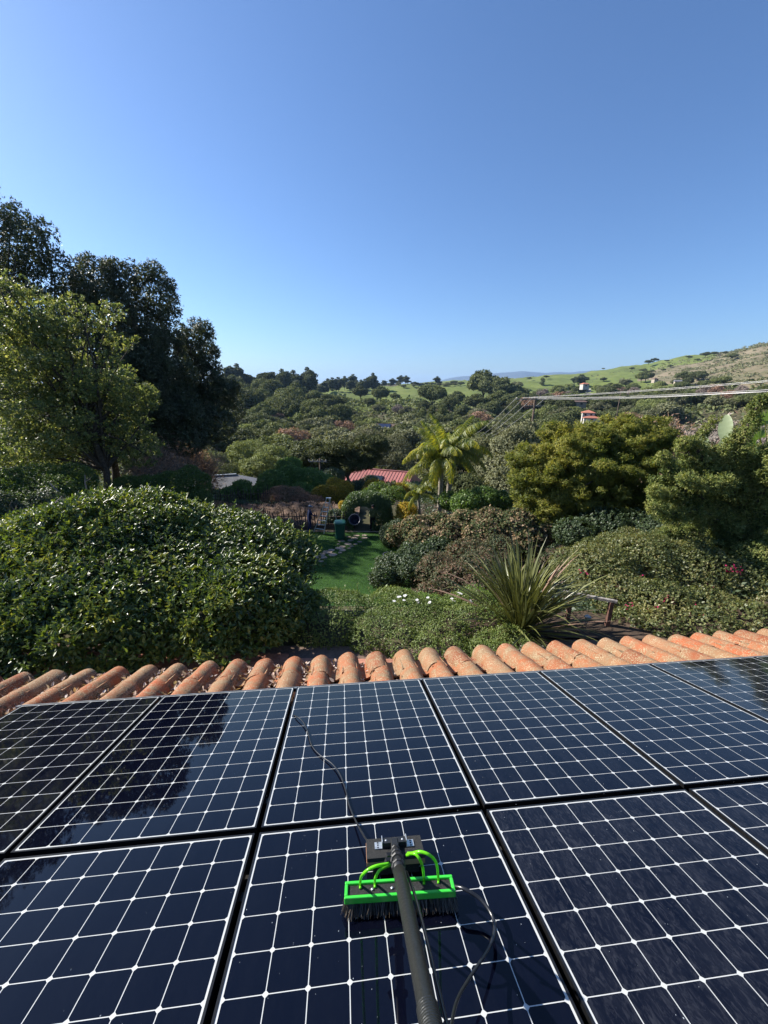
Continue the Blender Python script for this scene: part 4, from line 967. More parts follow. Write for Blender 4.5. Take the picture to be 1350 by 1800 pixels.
FO2 = rosettes(C2[kk], unit(O2[kk] + [0, 0, .8]), 6, rg, .10, .036, spread=.8, up=.5, droop=.1, jit=.07)
C3, O3 = shell([(*DC, 4.9, 4.3, 1.4), (-3.4, 8.2, 2.95, 1.6, 1.45, 1.1), (-6.2, 7.6, 3.0, 2.4, 1.5, 1.1)], 16000, rg, .8, .95, .7); kk = domecut(C3); FO3 = scatter(C3[kk], O3[kk], rg, .19, .10, flat=.5)
tr = MB()
for k in range(4):
    bx = -5.7 + rg.normal() * .9; by = 8.2 + rg.normal() * .4
    tr.tube(curve([(bx, by, 2.5), (bx + rg.normal() * .2, by, 3.0), (bx + rg.normal() * .8, by + rg.normal() * .4, 4.2)], 7), [.11, .1, .09, .08, .07, .06, .05][:7], 8)
for k in range(26):
    i = rg.integers(len(C)); q = C[i] - O[i] * .3; tr.tube(curve([(-6.5 + rg.normal() * .8, 9.3, 3.0), (q + np.array([-6.5, 9.3, 3.0])) / 2 + rg.normal(size=3) * .2, q], 6), [.04, .035, .03, .025, .02, .012][:6], 5)
tr.tube([(-4.75, 6.35, 2.6), (-4.78, 6.4, 3.2), (-4.9, 6.7, 3.6)], [.09, .085, .07], 8)
plantobj('dome_shrub', 'huge domed shrub of glossy green leaves spilling up to the roof edge at left', 'shrub', (-5.7, 8.3, 2.6), join(FO, FO2, FO3), LM['viburnum'], tr)
# dried stems poking from the dome
mb = MB()
for px, py, dx, h_ in ((152, 845, .0, .32), (103, 850, -.2, .2), (98, 870, .15, .15)):
    q = at(px, py + 14, 9.3); mb.tube(curve([q, q + [dx * .5, 0, h_ * .5], q + [dx, .05, h_]], 6), [.02, .018, .016, .014, .012, .01][:6], 5); mb.tube([q + [dx * .5, 0, h_ * .5], q + [dx + .14, 0, h_ * .75]], [.012, .006], 5)
tag(mb.build('dead_branch', M['twig'], None), 'bare snapped branches poking out above the big domed shrub', 'branch')

# --- low hedge, daisies, weeds
rg = np.random.default_rng(101)
B = []
for i in range(40):
    x = rg.uniform(-1.9, 2.6); y = rg.uniform(7.7, 9.2); B.append((x, y, 2.68 + rg.random() * .12, .55, .5, .40))
for i in range(14): B.append((rg.uniform(.0, 3.0), rg.uniform(6.9, 7.6), 2.72 + rg.random() * .1, .4, .35, .34))
C, O = shell(B, 15500, rg, .9, 1.05, .9, zmin=2.6)
plantobj('low_hedge', 'low light green hedge of tiny leaves running along the terrace', 'hedge', (0.2, 8.4, 2.6), rosettes(C, O, 6, rg, .034, .018, spread=1.0, up=.2, jit=.02, fold=False), LM['low'])
B = [(rg.uniform(.2, 3.0), rg.uniform(9.1, 10.1), 2.15 + rg.random() * .25, .5, .45, .42) for _ in range(16)]
C, O = shell(B, 3600, rg, .9, 1.05, .9)
plantobj('daisy_bed', 'bright green daisy plants with white flowers behind the low hedge', 'flower bed', (1.6, 9.6, 2.1), rosettes(C, O, 5, rg, .055, .022, spread=.8, up=.5, fold=False), LM['bright'])
for k in range(15):
    c = at(rg.uniform(690, 845), rg.uniform(1040, 1062), rg.uniform(8.35, 8.8)); mb = MB()
    q = empty('daisy', tuple(c)); tag(q, 'white daisy flower held above the bright green bed behind the low hedge', 'flower', 'white daisies behind the low hedge')
    nP = 12; a = np.linspace(0, 2 * math.pi, nP, endpoint=False) + rg.random(); tl = rg.normal(size=2) * .35
    D = unit(np.stack([np.cos(a), np.sin(a), np.cos(a) * tl[0] + np.sin(a) * tl[1] + .15], 1)); V, F = leaves(np.zeros((nP, 3)), np.tile([0, 0, 1.], (nP, 1)), D, .046, .019, droop=.05)
    link('petals', meshdata('petals', V, F, LM['daisy']), q); mb.lathe((0, 0, 0), [(.010, 0), (.008, .005), (.002, .007)], 8); mb.build('eye', M['ply'], q)
    mb = MB(); mb.tube([(0, 0, 0), (.01, .0, -.25)], .0025, 4); mb.build('stem', LM['bright'], q)
for k, (px, py, h_) in enumerate(((620, 1030, .9), (665, 1032, .8), (690, 1040, .6), (560, 1045, .7), (735, 1045, .5))):
    c = at(px, py + 40, 9.5); z0 = hz(c[0], c[1]); top = at(px, py, 9.5)[2]; mb = MB(); Cs = []; Os = []
    for s in range(4):
        q = c + [rg.normal() * .14, rg.normal() * .1, 0]; tp = np.array([q[0] + rg.normal() * .12, q[1], top - rg.random() * .25]); cv = curve([(q[0], q[1], z0), (q + tp) / 2 * [1, 1, 1], tp], 8); mb.tube(cv, .005, 4)
        for p in cv[2:]:
            Cs.append(p); Os.append([0, 0, 1])
    plantobj('tall_weed', ['leafy weed poking tallest above the low hedge centre', 'leafy weed second from left above the hedge', 'small weed near the daisies above the hedge', 'leafy weed above the left end of the low hedge', 'short weed just left of the white daisies'][k], 'weed', (c[0], c[1], z0), rosettes(np.array(Cs), np.array(Os, float), 7, rg, .07, .028, spread=1.1, up=.3, fold=False), LM['low'], mb, LM['low'])

# --- New Zealand flax
rg = np.random.default_rng(102)
bc = at(915, 1100, 8.25); bz = hz(bc[0], bc[1]); r = empty('flax_plant', (bc[0], bc[1], bz)); tag(r, 'large spiky flax with long striped sword leaves behind the roof tiles', 'plant')
def blade(Lg, W, bend, n=7):
    V = []; F = []; x = 0; z = 0; a = 0
    for i in range(n + 1):
        t = i / n; w_ = W * (.55 + .9 * t) if t < .5 else W * (1 - ((t - .5) / .5) ** 1.6); w_ = max(w_, .002)
        V += [(x, -w_ / 2, z + w_ * .22), (x, 0, z), (x, w_ / 2, z + w_ * .22)]
        aa = bend * t ** 1.5; x += Lg / n * math.sin(aa); z += Lg / n * math.cos(aa)
    for i in range(n): b = i * 3; F += [(b, b + 1, b + 4, b + 3), (b + 1, b + 2, b + 5, b + 4)]
    return V, F
bls = []
for k in range(9): V, F = blade(1.0, .030 + .004 * (k % 3), [.15, .4, .8, 1.25, .25, .6, 1.0, 1.7, .5][k]); bls.append((meshdata('leaf', V, F, LM['phorm'], True), meshdata('leaf', V, F, LM['phormdry'], True)))
for k in range(310):
    az = rg.uniform(0, 2 * math.pi); til = abs(rg.normal()) * .58 + .05; til = min(til, 1.35); Lg = rg.uniform(1.6, 2.5) * (1 - .22 * (til > 1.0)); dry = rg.random() < (.05 + .25 * (til > 1.0))
    k2 = rg.integers(9); ba = rg.random() * .15
    o = link('leaf', bls[k2][1 if dry else 0], r, mtx=Matrix.Translation((math.cos(az) * ba, math.sin(az) * ba, .02)) @ Matrix.Rotation(az, 4, 'Z') @ Matrix.Rotation(til, 4, 'Y') @ Matrix.Rotation(rg.normal() * .5, 4, 'Z') @ Matrix.Diagonal((Lg, 1.5, Lg, 1)))
mb = MB(); mb.lathe((0, 0, -.1), [(.28, 0), (.24, .2), (.1, .42)], 10); mb.build('leaf_base', M['darkwood'], r)

# --- generic bush helper
def bush(name, label, cat, blobs, n, mat, leafL, leafW, seed=0, ros=5, k_spread=1.0, fold=False, lo=.88, trunk=True, up=.25, extra=(), zfloor=True, group=None, tmat='bark', cull=.85):
    rg = np.random.default_rng(seed); B = np.asarray(blobs, float)
    if B.shape[1] == 4: B = np.column_stack([B, B[:, 3], B[:, 3] * .85])
    cx, cy = B[:, 0].mean(), B[:, 1].mean(); gz = hz(cx, cy)
    BB = []
    for b in B:        # lumps on every blob
        BB.append(b)
        for _ in range(9):
            d = unit(rg.normal(size=3)); s = rg.uniform(.25, .42); BB.append([*(b[:3] + d * b[3:6] * .78), *(b[3:6] * s)])
    C, O = shell(BB, n, rg, lo, 1.06, cull, zmin=gz + .02 if zfloor else None)
    FO = rosettes(C, O, ros, rg, leafL, leafW, spread=k_spread, up=up, fold=fold, jit=leafL * .4)
    Ci, Oi = shell(B, max(200, n // 5), rg, .55, .85, .4); FI = scatter(Ci, Oi, rg, leafL * 2.0, leafW * 2.6, flat=.5)
    tr = None
    if trunk:
        lowest = min(b[2] - b[5] for b in B); tips = [b[:3] for b in B]
        top = np.array([cx, cy, max(gz + .3, B[:, 2].mean() - .3)])
        tr = limbs((cx, cy, gz - .1), top, tips, rg, max(.04, .05 * (B[:, 2].mean() - gz)))
    return plantobj(name, label, cat, (cx, cy, gz), join(FO, FI), mat, tr, tmat, group, extra=extra)
def pb(px, py, Y, rpx, flat=.85, asp=1.0):
    """blob seen at a photo position, with radius in photo pixels, standing Y metres ahead"""
    p = at(px, py, Y); d = ray(px, py); k = Y / d[1]; rr = rpx / FPX * k; return (*p, rr * asp, rr, rr * flat)

bush('bougainvillea_mound', 'wide mounded bush with scattered magenta flowers on the right bank', 'bush',
     [pb(1060, 1010, 11.0, 58), pb(1130, 1000, 11.4, 70), pb(1210, 1020, 11.0, 75), pb(1290, 1050, 10.6, 72), pb(1160, 1075, 9.4, 62), pb(1240, 1090, 9.2, 62), pb(1100, 1060, 9.9, 55), pb(1320, 1095, 9.6, 60), pb(1080, 975, 12.6, 40), pb(1190, 968, 12.8, 50), pb(1165, 1112, 8.5, 44), pb(1240, 1112, 8.3, 50), pb(1320, 1108, 8.4, 56), pb(1108, 1100, 8.8, 34), pb(1390, 1080, 9.4, 60), pb(1050, 985, 12.0, 44), pb(1000, 990, 12.5, 30)], 21000, LM['boug'], .062, .032, 201)
rg = np.random.default_rng(5)
fl = [(1065, 1026, 9), (1085, 1032, 4), (1145, 1035, 4), (1195, 1045, 5), (1240, 1100, 13), (1235, 1085, 5), (1140, 1095, 6), (1155, 1070, 4), (1285, 1000, 8), (1300, 1003, 5), (1130, 1018, 3), (1030, 1008, 3), (1245, 1035, 4), (1175, 1055, 4), (1107, 1068, 3), (1218, 1065, 4)]
P = []; 
for px, py, k in fl:
    q = at(px, py, 8.95 if py > 1050 else 10.2)
    P += [q + rg.normal(size=3) * [.09, .06, .07] for _ in range(k * 2)]
P = np.array(P); V, F = rosettes(P, unit(np.tile([-.3, -.8, .5], (len(P), 1)) + rg.normal(size=(len(P), 3)) * .4), 5, rg, .032, .03, spread=1.0, fold=False)
tag(build('magenta_flowers', V, F, LM['magenta']), 'magenta bract clusters dotted over the mounded bush at right', 'flowers', kind='stuff')

bush('hydrangea_row', 'row of hydrangeas with faded tan and pink flower heads behind the garden bed', 'shrub',
     [pb(735, 932, 18.5, 28), pb(775, 926, 18.8, 26), pb(820, 922, 18.2, 28), pb(862, 920, 17.8, 30), pb(905, 926, 17.2, 32), pb(700, 940, 18.8, 18), pb(850, 945, 16.8, 34), pb(925, 955, 16.3, 28), pb(790, 945, 17.5, 32), pb(745, 950, 17.4, 26), pb(950, 935, 17.2, 26)], 6500, LM['hydr'], .11, .075, 202, ros=6, k_spread=.9)
bush('reddish_shrubs', 'sprawling shrub of small reddish brown leaves left of the flax', 'shrub',
     [pb(770, 1010, 13.0, 40), pb(820, 985, 14.0, 42), pb(800, 1030, 12.0, 44), pb(760, 1045, 11.4, 26), pb(850, 1000, 13.0, 40), pb(845, 1040, 11.4, 36), pb(880, 970, 14.5, 32)], 7500, LM['reddish'], .06, .032, 203)
for k, (lst, lab, mt, n_, ll) in enumerate([
    ([pb(690, 1000, 14.0, 30), pb(720, 1005, 13.6, 30), pb(675, 1015, 13.4, 24), pb(715, 985, 14.6, 24)], 'dark green shrub spreading over the right edge of the lawn', 'darkshrub', 3800, .07),
    ([pb(745, 985, 15.5, 28), pb(770, 970, 16.3, 28), pb(725, 968, 17.0, 20)], 'dark bluish leafy shrub between the tub and the reddish shrubs', 'darkshrub', 2800, .09),
    ([pb(692, 940, 20.0, 24), pb(700, 925, 20.5, 14)], 'small dark rounded shrub behind the blue tub', 'darkshrub', 2000, .07),
    ([pb(710, 915, 22.5, 16), pb(715, 900, 23, 18), pb(722, 930, 20.8, 14)], 'yellow green ferny shrub right of the hedge arch', 'gold', 1600, .09),
    ([pb(650, 880, 30, 24), pb(690, 878, 29, 26), pb(665, 865, 31, 20)], 'rounded green shrub behind the hedge arch', 'clipped', 2200, .10),
    ([pb(820, 885, 21.0, 26), pb(850, 880, 21.5, 28), pb(790, 880, 22.5, 18), pb(880, 880, 21.5, 20)], 'green leafy shrub behind the hydrangeas', 'bright', 3200, .10),
    ([pb(1105, 950, 14.8, 26), pb(1075, 960, 14.2, 24)], 'low green mound in front of the juniper trunk', 'boug', 1800, .06),
    ([pb(1060, 925, 16.5, 44, .7), pb(1010, 935, 16.0, 34, .7), pb(1115, 925, 16.5, 36, .8), pb(1150, 935, 15.5, 30, .8)], 'shaded dark undergrowth beneath the feathery tree', 'darkshrub', 3600, .09),
    ([pb(1330, 1000, 11.5, 52), pb(1345, 1050, 10.4, 50), pb(1355, 960, 12.6, 40)], 'dense dark green bush at the right edge below the juniper', 'juniper', 7000, .06),
]):
    bush('garden_shrub', lab, 'shrub', lst, n_, LM[mt], ll, ll * .5, 210 + k)
# flowering weeds right of tub
rg = np.random.default_rng(77)

# --- clipped hedge with arch
rg = np.random.default_rng(103)
cA = at(645, 938, 22.9); gx, gy = cA[0], 23.1; n = 60000
q = rg.uniform(-1, 1, (n, 3)); a_, b_, c_ = 1.52, .85, 2.12
face = rg.integers(0, 3, n); pr = np.abs(q); ex = 3.2
rad = (np.abs(q) ** ex).sum(1) ** (1 / ex); q = q / rad[:, None]; q *= (1 - .07 * rg.random((n, 1)) ** 1.5); O = unit(np.sign(q) * np.abs(q) ** (ex - 1) / [a_, b_, c_])
bump = 1 + .02 * np.sin(q[:, :1] * 9 + q[:, 2:] * 7)
P = q * [a_, b_, c_] * bump; P[:, 2] = np.abs(P[:, 2])
inop = (P[:, 0] > -.80) & (P[:, 0] < .34) & (P[:, 2] < 1.30 + .22 * np.cos((P[:, 0] + .23) / .57 * 1.57)) & (np.abs(P[:, 1]) > -1)
P = P[~inop]; O = O[~inop]; O[:, 2] = np.abs(O[:, 2])
m_ = 5200; s_ = rg.random(m_); zz = rg.random(m_) * 1.5; yy = rg.uniform(-.75, .75, m_); wall = np.where(s_ < .5, -.84, .38); arc = rg.random(m_) < .4
xx = np.where(arc, rg.uniform(-.8, .34, m_), wall + rg.normal(size=m_) * .04); zz = np.where(arc, 1.32 + .22 * np.cos((xx + .23) / .57 * 1.57) + rg.normal(size=m_) * .03, np.minimum(zz, 1.35))
P = np.concatenate([P, np.stack([xx, yy, zz], 1)]); O = np.concatenate([O, np.stack([np.where(arc, 0, np.where(s_ < .5, 1., -1.)), yy * 0, np.where(arc, -1., 0)], 1)])
P += [gx, gy, 0]
V, F = scatter(P, O, rg, .075, .04, flat=.5)
plantobj('hedge_arch', 'clipped rounded hedge arch with a doorway at the end of the stone path', 'hedge', (gx, gy, 0), (V, F), LM['arch'])

# --- shrubs behind the fence and around the neighbours
for k, (lst, lab, mt, n_, ll) in enumerate([
    ([pb(480, 850, 33, 26), pb(510, 838, 35, 22), pb(462, 862, 32, 16)], 'bright green rounded shrub behind the upper stake fence', 'bright', 4200, .13),
    ([pb(545, 848, 36, 28), pb(530, 868, 33, 22), pb(572, 850, 37, 18)], 'feathery mid green shrub right of the bright rounded one', 'bright', 4200, .13),
    ([pb(508, 822, 48, 22, .7)], 'dome of light green foliage behind the feathery shrub', 'bright', 2400, .15),
    ([pb(500, 878, 29.5, 26), pb(478, 878, 29.8, 18), pb(530, 885, 29.3, 24), pb(555, 888, 29.0, 20), pb(520, 870, 30.3, 16)], 'dark rounded shrub with pinkish flowers at its left top', 'pink', 5200, .09),
    ([pb(570, 872, 30, 22), pb(592, 868, 30, 18)], 'golden tinted conifer shrub behind the ladder', 'gold', 3200, .09),
    ([pb(605, 860, 32, 16), pb(588, 852, 33, 14)], 'small golden shrub right of the ladder top', 'gold', 2000, .09),
    ([pb(452, 895, 27.6, 18, .6), pb(425, 890, 27.8, 14, .6), pb(545, 900, 27.5, 16, .6), pb(580, 898, 27.3, 16, .6), pb(510, 898, 27.6, 16, .5)], 'low dark planting along the back of the soil bed', 'darkshrub', 2600, .09),
    ([pb(640, 926, 25.0, 10, .8), pb(656, 922, 25.4, 10, .8)], 'added golden shrub standing for light glimpsed through the hedge archway', 'gold', 900, .07),  # gold leaf colour stands in for bright light peeking through the arch
    ([pb(604, 888, 25.3, 8)], 'little yellow shrub poking out beside the hedge arch', 'gold', 500, .08),
    ([pb(405, 868, 36, 14), pb(425, 858, 37, 16), pb(440, 868, 36, 12)], 'leafy green shrub in front of the grey roof', 'bright', 2400, .13),
    ([pb(585, 838, 42, 20, .7), pb(625, 858, 38, 14), pb(650, 852, 39, 18)], 'grey green shrub in front of the red metal roof', 'darkshrub', 2600, .13),
    ([pb(660, 862, 36, 22, .8), pb(700, 870, 33, 22)], 'olive shrub below the red metal roof', 'gold', 2200, .12),
    ([pb(590, 908, 23.4, 14), pb(575, 922, 23.0, 10)], 'dark bush behind the ladder beside the hedge arch', 'darkshrub', 1500, .08),
    ([pb(425, 905, 24.2, 16), pb(405, 900, 24.8, 16), pb(385, 893, 25.5, 14)], 'brown tangled shrub at the left end of the soil bed', 'pink', 1800, .08),
]):
    bush('far_garden_shrub', lab, 'shrub', lst, n_, LM[mt], ll, ll * .5, 240 + k)

# clipped hedges at the left
bush('clipped_hedge', 'dark clipped hedge with sunlit top left of the grey roof', 'hedge', [pb(300, 868, 22.0, 40, .9), pb(335, 855, 21.5, 32, 1.0), pb(262, 862, 22.6, 32, .8), pb(330, 880, 21, 32, .9), pb(352, 880, 20.6, 20, 1), pb(225, 858, 23, 26, .8)], 11000, LM['clipped'], .075, .04, 260)
bush('clipped_hedge', 'dark clipped hedge with sunlit top at the far left behind the domed shrub', 'hedge', [pb(130, 845, 19.5, 34, .8), pb(70, 852, 18.5, 44, .8), pb(10, 862, 17.5, 44, .8), pb(95, 872, 18, 44, .8), pb(40, 890, 17, 44, .8), pb(-40, 870, 17, 46, .9)], 12000, LM['clipped'], .075, .04, 261)
bush('garden_shrub', 'pale silvery shrub in shade at the left behind the domed shrub', 'shrub', [pb(80, 885, 15.5, 26, .8), pb(30, 910, 14.5, 30, .8), pb(-20, 900, 14, 40, .9)], 3600, LM['darkshrub'], .09, .04, 262)

# --- queen palm(s)
def frond(Lg, rise, curl, seed, leafl=.55, npair=84):
    rg = np.random.default_rng(seed); P = []; a = rise; p = np.zeros(3); n = 22; pts = [p.copy()]; dirs = []
    for i in range(n):
        a2 = rise - curl * (i / n) ** 1.25; d = np.array([math.cos(a2), 0, math.sin(a2)]); p = p + d * Lg / n; pts.append(p.copy()); dirs.append(d)
    pts = np.array(pts); mb = MB(); mb.tube(pts, np.linspace(.028, .004, len(pts)), 5)
    Pb = []; D = []; Nn = []; Ls = []
    for k in range(npair):
        t = .14 + .86 * k / npair; i = min(n - 1, int(t * n)); q = pts[i] * (1 - (t * n - i)) + pts[i + 1] * (t * n - i); d = dirs[i]; up = np.array([-d[2], 0, d[0]])
        for s in (-1, 1):
            for _ in range(2):
                b = rg.uniform(-.5, .25); dd = d * rg.uniform(.35, .75) + np.array([0, s, 0]) * .8 + up * b + np.array([0, 0, -.55 - .3 * rg.random()]); Pb.append(q); D.append(dd); Nn.append(up + rg.normal(size=3) * .3); Ls.append(leafl * math.sin(math.pi * min(1, .18 + .8 * t)) ** .6 * rg.uniform(.75, 1.1))
    V, F = leaves(np.array(Pb), np.array(Nn), np.array(D), np.array(Ls), .03, droop=.4); return (V, F), mb
fr_ = []
for k, (rise, curl) in enumerate([(1.35, 1.3), (1.1, 1.9), (.85, 2.1), (.5, 1.9), (.15, 1.6), (1.45, .9)]):
    (V, F), mb = frond(2.9, rise, curl, 300 + k); fr_.append((meshdata('leaflets', V, F, LM['palm']), meshdata('frond', np.array(mb.V), mb.F, LM['palm'], True)))
def palm(px, py, Y, label, n, sc, seed, ztop=None, dead=3):
    rg = np.random.default_rng(seed); top = at(px, py, Y); gz = hz(top[0], top[1]); r = empty('palm_tree', (top[0], top[1], gz)); tag(r, label, 'palm', None); h_ = top[2] - gz
    mb = MB(); pts = curve([(0, 0, -.1), (.05 * rg.normal(), 0, h_ * .5), (0, 0, h_)], 14); mb.tube(pts, [.17 * sc * (1 - .25 * i / 14 + (.035 if i % 2 else 0)) for i in range(len(pts))], 12); mb.build('trunk', M['palmbark'], r, True)
    mb = MB(); mb.lathe((0, 0, h_ - .25), [(.11 * sc, 0), (.16 * sc, .2), (.14 * sc, .5), (.05 * sc, .8)], 10); mb.build('crownshaft', LM['palm'], r, True)
    for k in range(n):
        az = k * 2.399 + rg.normal() * .2; j = [0, 1, 1, 2, 2, 3, 3, 4, 5][k % 9]; s = sc * rg.uniform(.85, 1.12)
        f = link('frond', fr_[j][1], r, mtx=Matrix.Translation((0, 0, h_ + .15 * sc)) @ Matrix.Rotation(az, 4, 'Z') @ Matrix.Diagonal((s, s, s, 1))); link('leaflets', fr_[j][0], f)
    return r
palm(776, 815, 23.5, 'queen palm with arching yellow green fronds, left trunk of the pair', 27, .95, 1)
palm(792, 805, 24.2, 'queen palm with arching fronds, right trunk of the pair', 26, 1.0, 2)
palm(735, 872, 23.0, 'young drooping yellowish palm at the foot of the taller pair', 9, .55, 3)

# --- banana / strelitzia, fan palm, agave at right
def bigleaf(name, ctr, tip, wid, mat, parent, n=14, bend=.1, fold=.12, face=(-.75, -.65, .25)):
    ctr = np.array(ctr, float); tip = np.array(tip, float); ax = tip - ctr; Lg = np.linalg.norm(ax); ax /= Lg; s = np.cross(ax, face); s /= np.linalg.norm(s); nn = np.cross(s, ax)
    V = []; F = []
    for i in range(n + 1):
        t = i / n; w_ = wid * math.sin(math.pi * min(.995, t * .9 + .07)) ** .6; p = ctr + ax * Lg * t - nn * bend * Lg * t * t; rip = .03 * wid * math.sin(i * 2.3)
        V += [p - s * w_ / 2 + nn * (w_ * fold + rip), p, p + s * w_ / 2 + nn * (w_ * fold - rip)]
    for i in range(n): b = 3 * i; F += [(b, b + 1, b + 4, b + 3), (b + 1, b + 2, b + 5, b + 4)]
    return build(name, V, F, mat, parent, True)
def banana():
    b = at(1265, 860, 17.5); gz = hz(b[0], b[1]); r = empty('banana_plant', (b[0], b[1], gz)); tag(r, 'broad leaved banana plant standing up behind the juniper', 'plant'); bb = np.array([b[0], b[1], gz])
    for (p0, p1, Y, w_) in (((1274, 775), (1277, 728), 17.2, .50), ((1246, 800), (1232, 757), 17.6, .34), ((1262, 790), (1285, 765), 17.8, .34), ((1285, 800), (1320, 790), 17.3, .55), ((1250, 830), (1225, 800), 17, .5), ((1290, 830), (1315, 812), 17, .5), ((1265, 845), (1240, 832), 16.5, .4)):
        a = at(*p0, Y); c = at(*p1, Y + .3); l_ = bigleaf('leaf', a - bb, c - bb, w_, LM['banana'], r); mb = MB(); mb.tube(curve([(0, 0, 0), (a - bb) * [.5, .5, .7], a - bb], 8), .05, 6); mb.build('leaf_stalk', LM['banana'], r, True)
banana()
def fanpalm():
    b = at(1340, 900, 16); gz = hz(b[0], b[1]); r = empty('fan_palm', (b[0], b[1], gz)); tag(r, 'green fan palm with fingered fronds at the right edge above the juniper', 'palm'); rg = np.random.default_rng(8)
    hub = at(1345, 850, 16) - [b[0], b[1], gz]; mb = MB(); mb.tube([(0, 0, 0), hub], .15, 8); mb.build('trunk', M['bark'], r)
    for k in range(16):
        px, py = [(1335, 770), (1350, 745), (1320, 790), (1365, 780), (1300, 800), (1340, 800), (1320, 825), (1360, 820), (1310, 765), (1375, 760), (1300, 830), (1345, 740), (1330, 745), (1380, 800), (1310, 850), (1350, 860)][k]
        h_ = at(px, py, 15.3 + rg.random() * 1.4) - [b[0], b[1], gz]; mb = MB(); mb.tube(curve([hub, (hub + h_) / 2 + [0, 0, .2], h_], 8), .014, 5); f = mb.build('frond', LM['palm'], r)
        d0 = unit(h_ - hub); side = unit(np.cross(d0, [0, -1., .3])); nf = 26; aa = np.linspace(-1.9, 1.9, nf); D = np.array([d0 * math.cos(a) + side * math.sin(a) for a in aa]); Nn = np.tile(np.cross(side, d0), (nf, 1)) + rg.normal(size=(nf, 3)) * .2
        V, F = leaves(np.tile(h_, (nf, 1)), Nn, D, .62 * (1 - .25 * np.abs(aa) / 2), .04, droop=.12); link('fan', meshdata('fan', V, F, LM['bright']), f)
fanpalm()
def agave():
    b = at(1180, 958, 12.6); r = empty('agave', tuple(b)); tag(r, 'sunlit yellow green agave rosette with a broad pale leaf among the right hand shrubs', 'plant'); rg = np.random.default_rng(5)
    for k in range(22):
        a = k * 2.4; e = .25 + .9 * rg.random(); d = np.array([math.cos(a) * math.cos(e), math.sin(a) * math.cos(e), math.sin(e)]); V = []; n = 6
        s = unit(np.cross(d, [0, 0, 1.])); L_ = .32 * rg.uniform(.8, 1.2)
        for i in range(n + 1): t = i / n; w_ = .075 * (math.sin(math.pi * (t * .8 + .2)) if t < 1 else .02); p = d * L_ * t + np.array([0, 0, .05 * t * t]); V += [p - s * w_ / 2, p - np.array([0, 0, .01]), p + s * w_ / 2]
        F = []
        for i in range(n): q = 3 * i; F += [(q, q + 1, q + 4, q + 3), (q + 1, q + 2, q + 5, q + 4)]
        build('leaf', V, F, LM['banana'], r, True)
    bigleaf('leaf', (-.35, -.12, -.12), (.45, -.15, -.14), .2, LM['banana'], r)
agave()
# low ground cover and mulch over the garden beds
mul = drape('garden_bed', (1.15, 22, 7.6, 30), plain('leaf mulch', (.10, .07, .05), .95, .1, noise=(.035, .028, .02), nscale=3, bump=1), .03, 60); tag(mul, kind='structure')
rg = np.random.default_rng(900); n = 6500; X = rg.uniform(1.3, 24, n); Y = rg.uniform(9.5, 40, n); X2 = rg.uniform(-30, -6.6, n // 2); Y2 = rg.uniform(9.5, 45, n // 2)
X = np.concatenate([X, X2]); Y = np.concatenate([Y, Y2]); ok = ~((X > -13.2) & (X < -1.4) & (Y > 22.4) & (Y < 26.8)); X = X[ok]; Y = Y[ok]; s_ = rg.uniform(.12, .38, len(X)); P = np.stack([X, Y, H(X, Y) + s_ * .3], 1)
P = np.repeat(P, 16, 0); ss = np.repeat(s_, 16); d = unit(rg.normal(size=(len(P), 3))); d[:, 2] = np.abs(d[:, 2]); V, F = scatter(P + d * ss[:, None], d, rg, .11, .06, flat=.5)
tag(build('ground_cover', V, F, LM['darkshrub']), 'low leafy ground cover filling the garden beds between the shrubs', 'ground cover', kind='stuff')

# ================================================================== NEAR TREES
def crown(B, n, rg, ll, lw, ros=6, lo=.86, hi=1.08, cull=.82, inner=.25, up=.15, spread=1.0, zmin=None, droop=.15, fold=False):
    C, O = shell(B, n, rg, lo, hi, cull, zmin=zmin)
    FO = rosettes(C, O, ros, rg, ll, lw, spread=spread, up=up, fold=fold, jit=ll * .5, droop=droop)
    k = max(60, int(n * inner)); Ci, Oi = shell(B, k, rg, .35, .8, .25, zmin=zmin); FI = scatter(Ci, Oi, rg, ll * 1.9, lw * 2.2, flat=.4)
    return join(FO, FI)
def lumpy(blobs, rg, k=12, s0=.22, s1=.40, reach=.85, flat=1.0, core=.86):
    out = []
    for b in blobs:
        b = np.array([*b[:3], *(b[3:6] if len(b) >= 6 else (b[3],) * 3)], float); out.append([*b[:3], *(b[3:6] * core)])
        for _ in range(k):
            d = unit(rg.normal(size=3)); s = rg.uniform(s0, s1); out.append([*(b[:3] + d * b[3:6] * reach), *(b[3:6] * s * [1, 1, flat])])
    return out
def neartree(name, label, cat, blobs, n, ll, lw, mat, seed, tb, tt, r0, tmat='bark', k=12, ros=6, cull=.82, flat=1.0, up=.15, droop=.15, inner=.25, s0=.22, s1=.40, hi=1.08, nlimb=20, reach=.85, lo=.86, core=.86, spikes=0):
    rg = np.random.default_rng(seed); B = lumpy(blobs, rg, k, s0, s1, flat=flat, reach=reach, core=core)
    for b_ in blobs:
        for _ in range(spikes):
            d = unit(rg.normal(size=3)); d[2] = abs(d[2]); q = np.array(b_[:3]) + d * np.array(b_[3:6]) * .98; s = b_[3] * rg.uniform(.05, .11); B.append([*q, s, s, s * rg.uniform(2.5, 4.5)])
    V, F = crown(B, n, rg, ll, lw, ros, cull=cull, up=up, droop=droop, inner=inner, hi=hi, lo=lo)
    tips = [b[:3] for b in B]; rg.shuffle(tips); tr = limbs(tb, tt, [b[:3] for b in blobs] + tips[:nlimb], rg, r0)
    return plantobj(name, label, cat, tb, (V, F), mat, tr, tmat, fname='crown')
def gpt(px, Y):
    d = ray(px, 800); x = d[0] / d[1] * Y; return np.array([x, Y, hz(x, Y)])

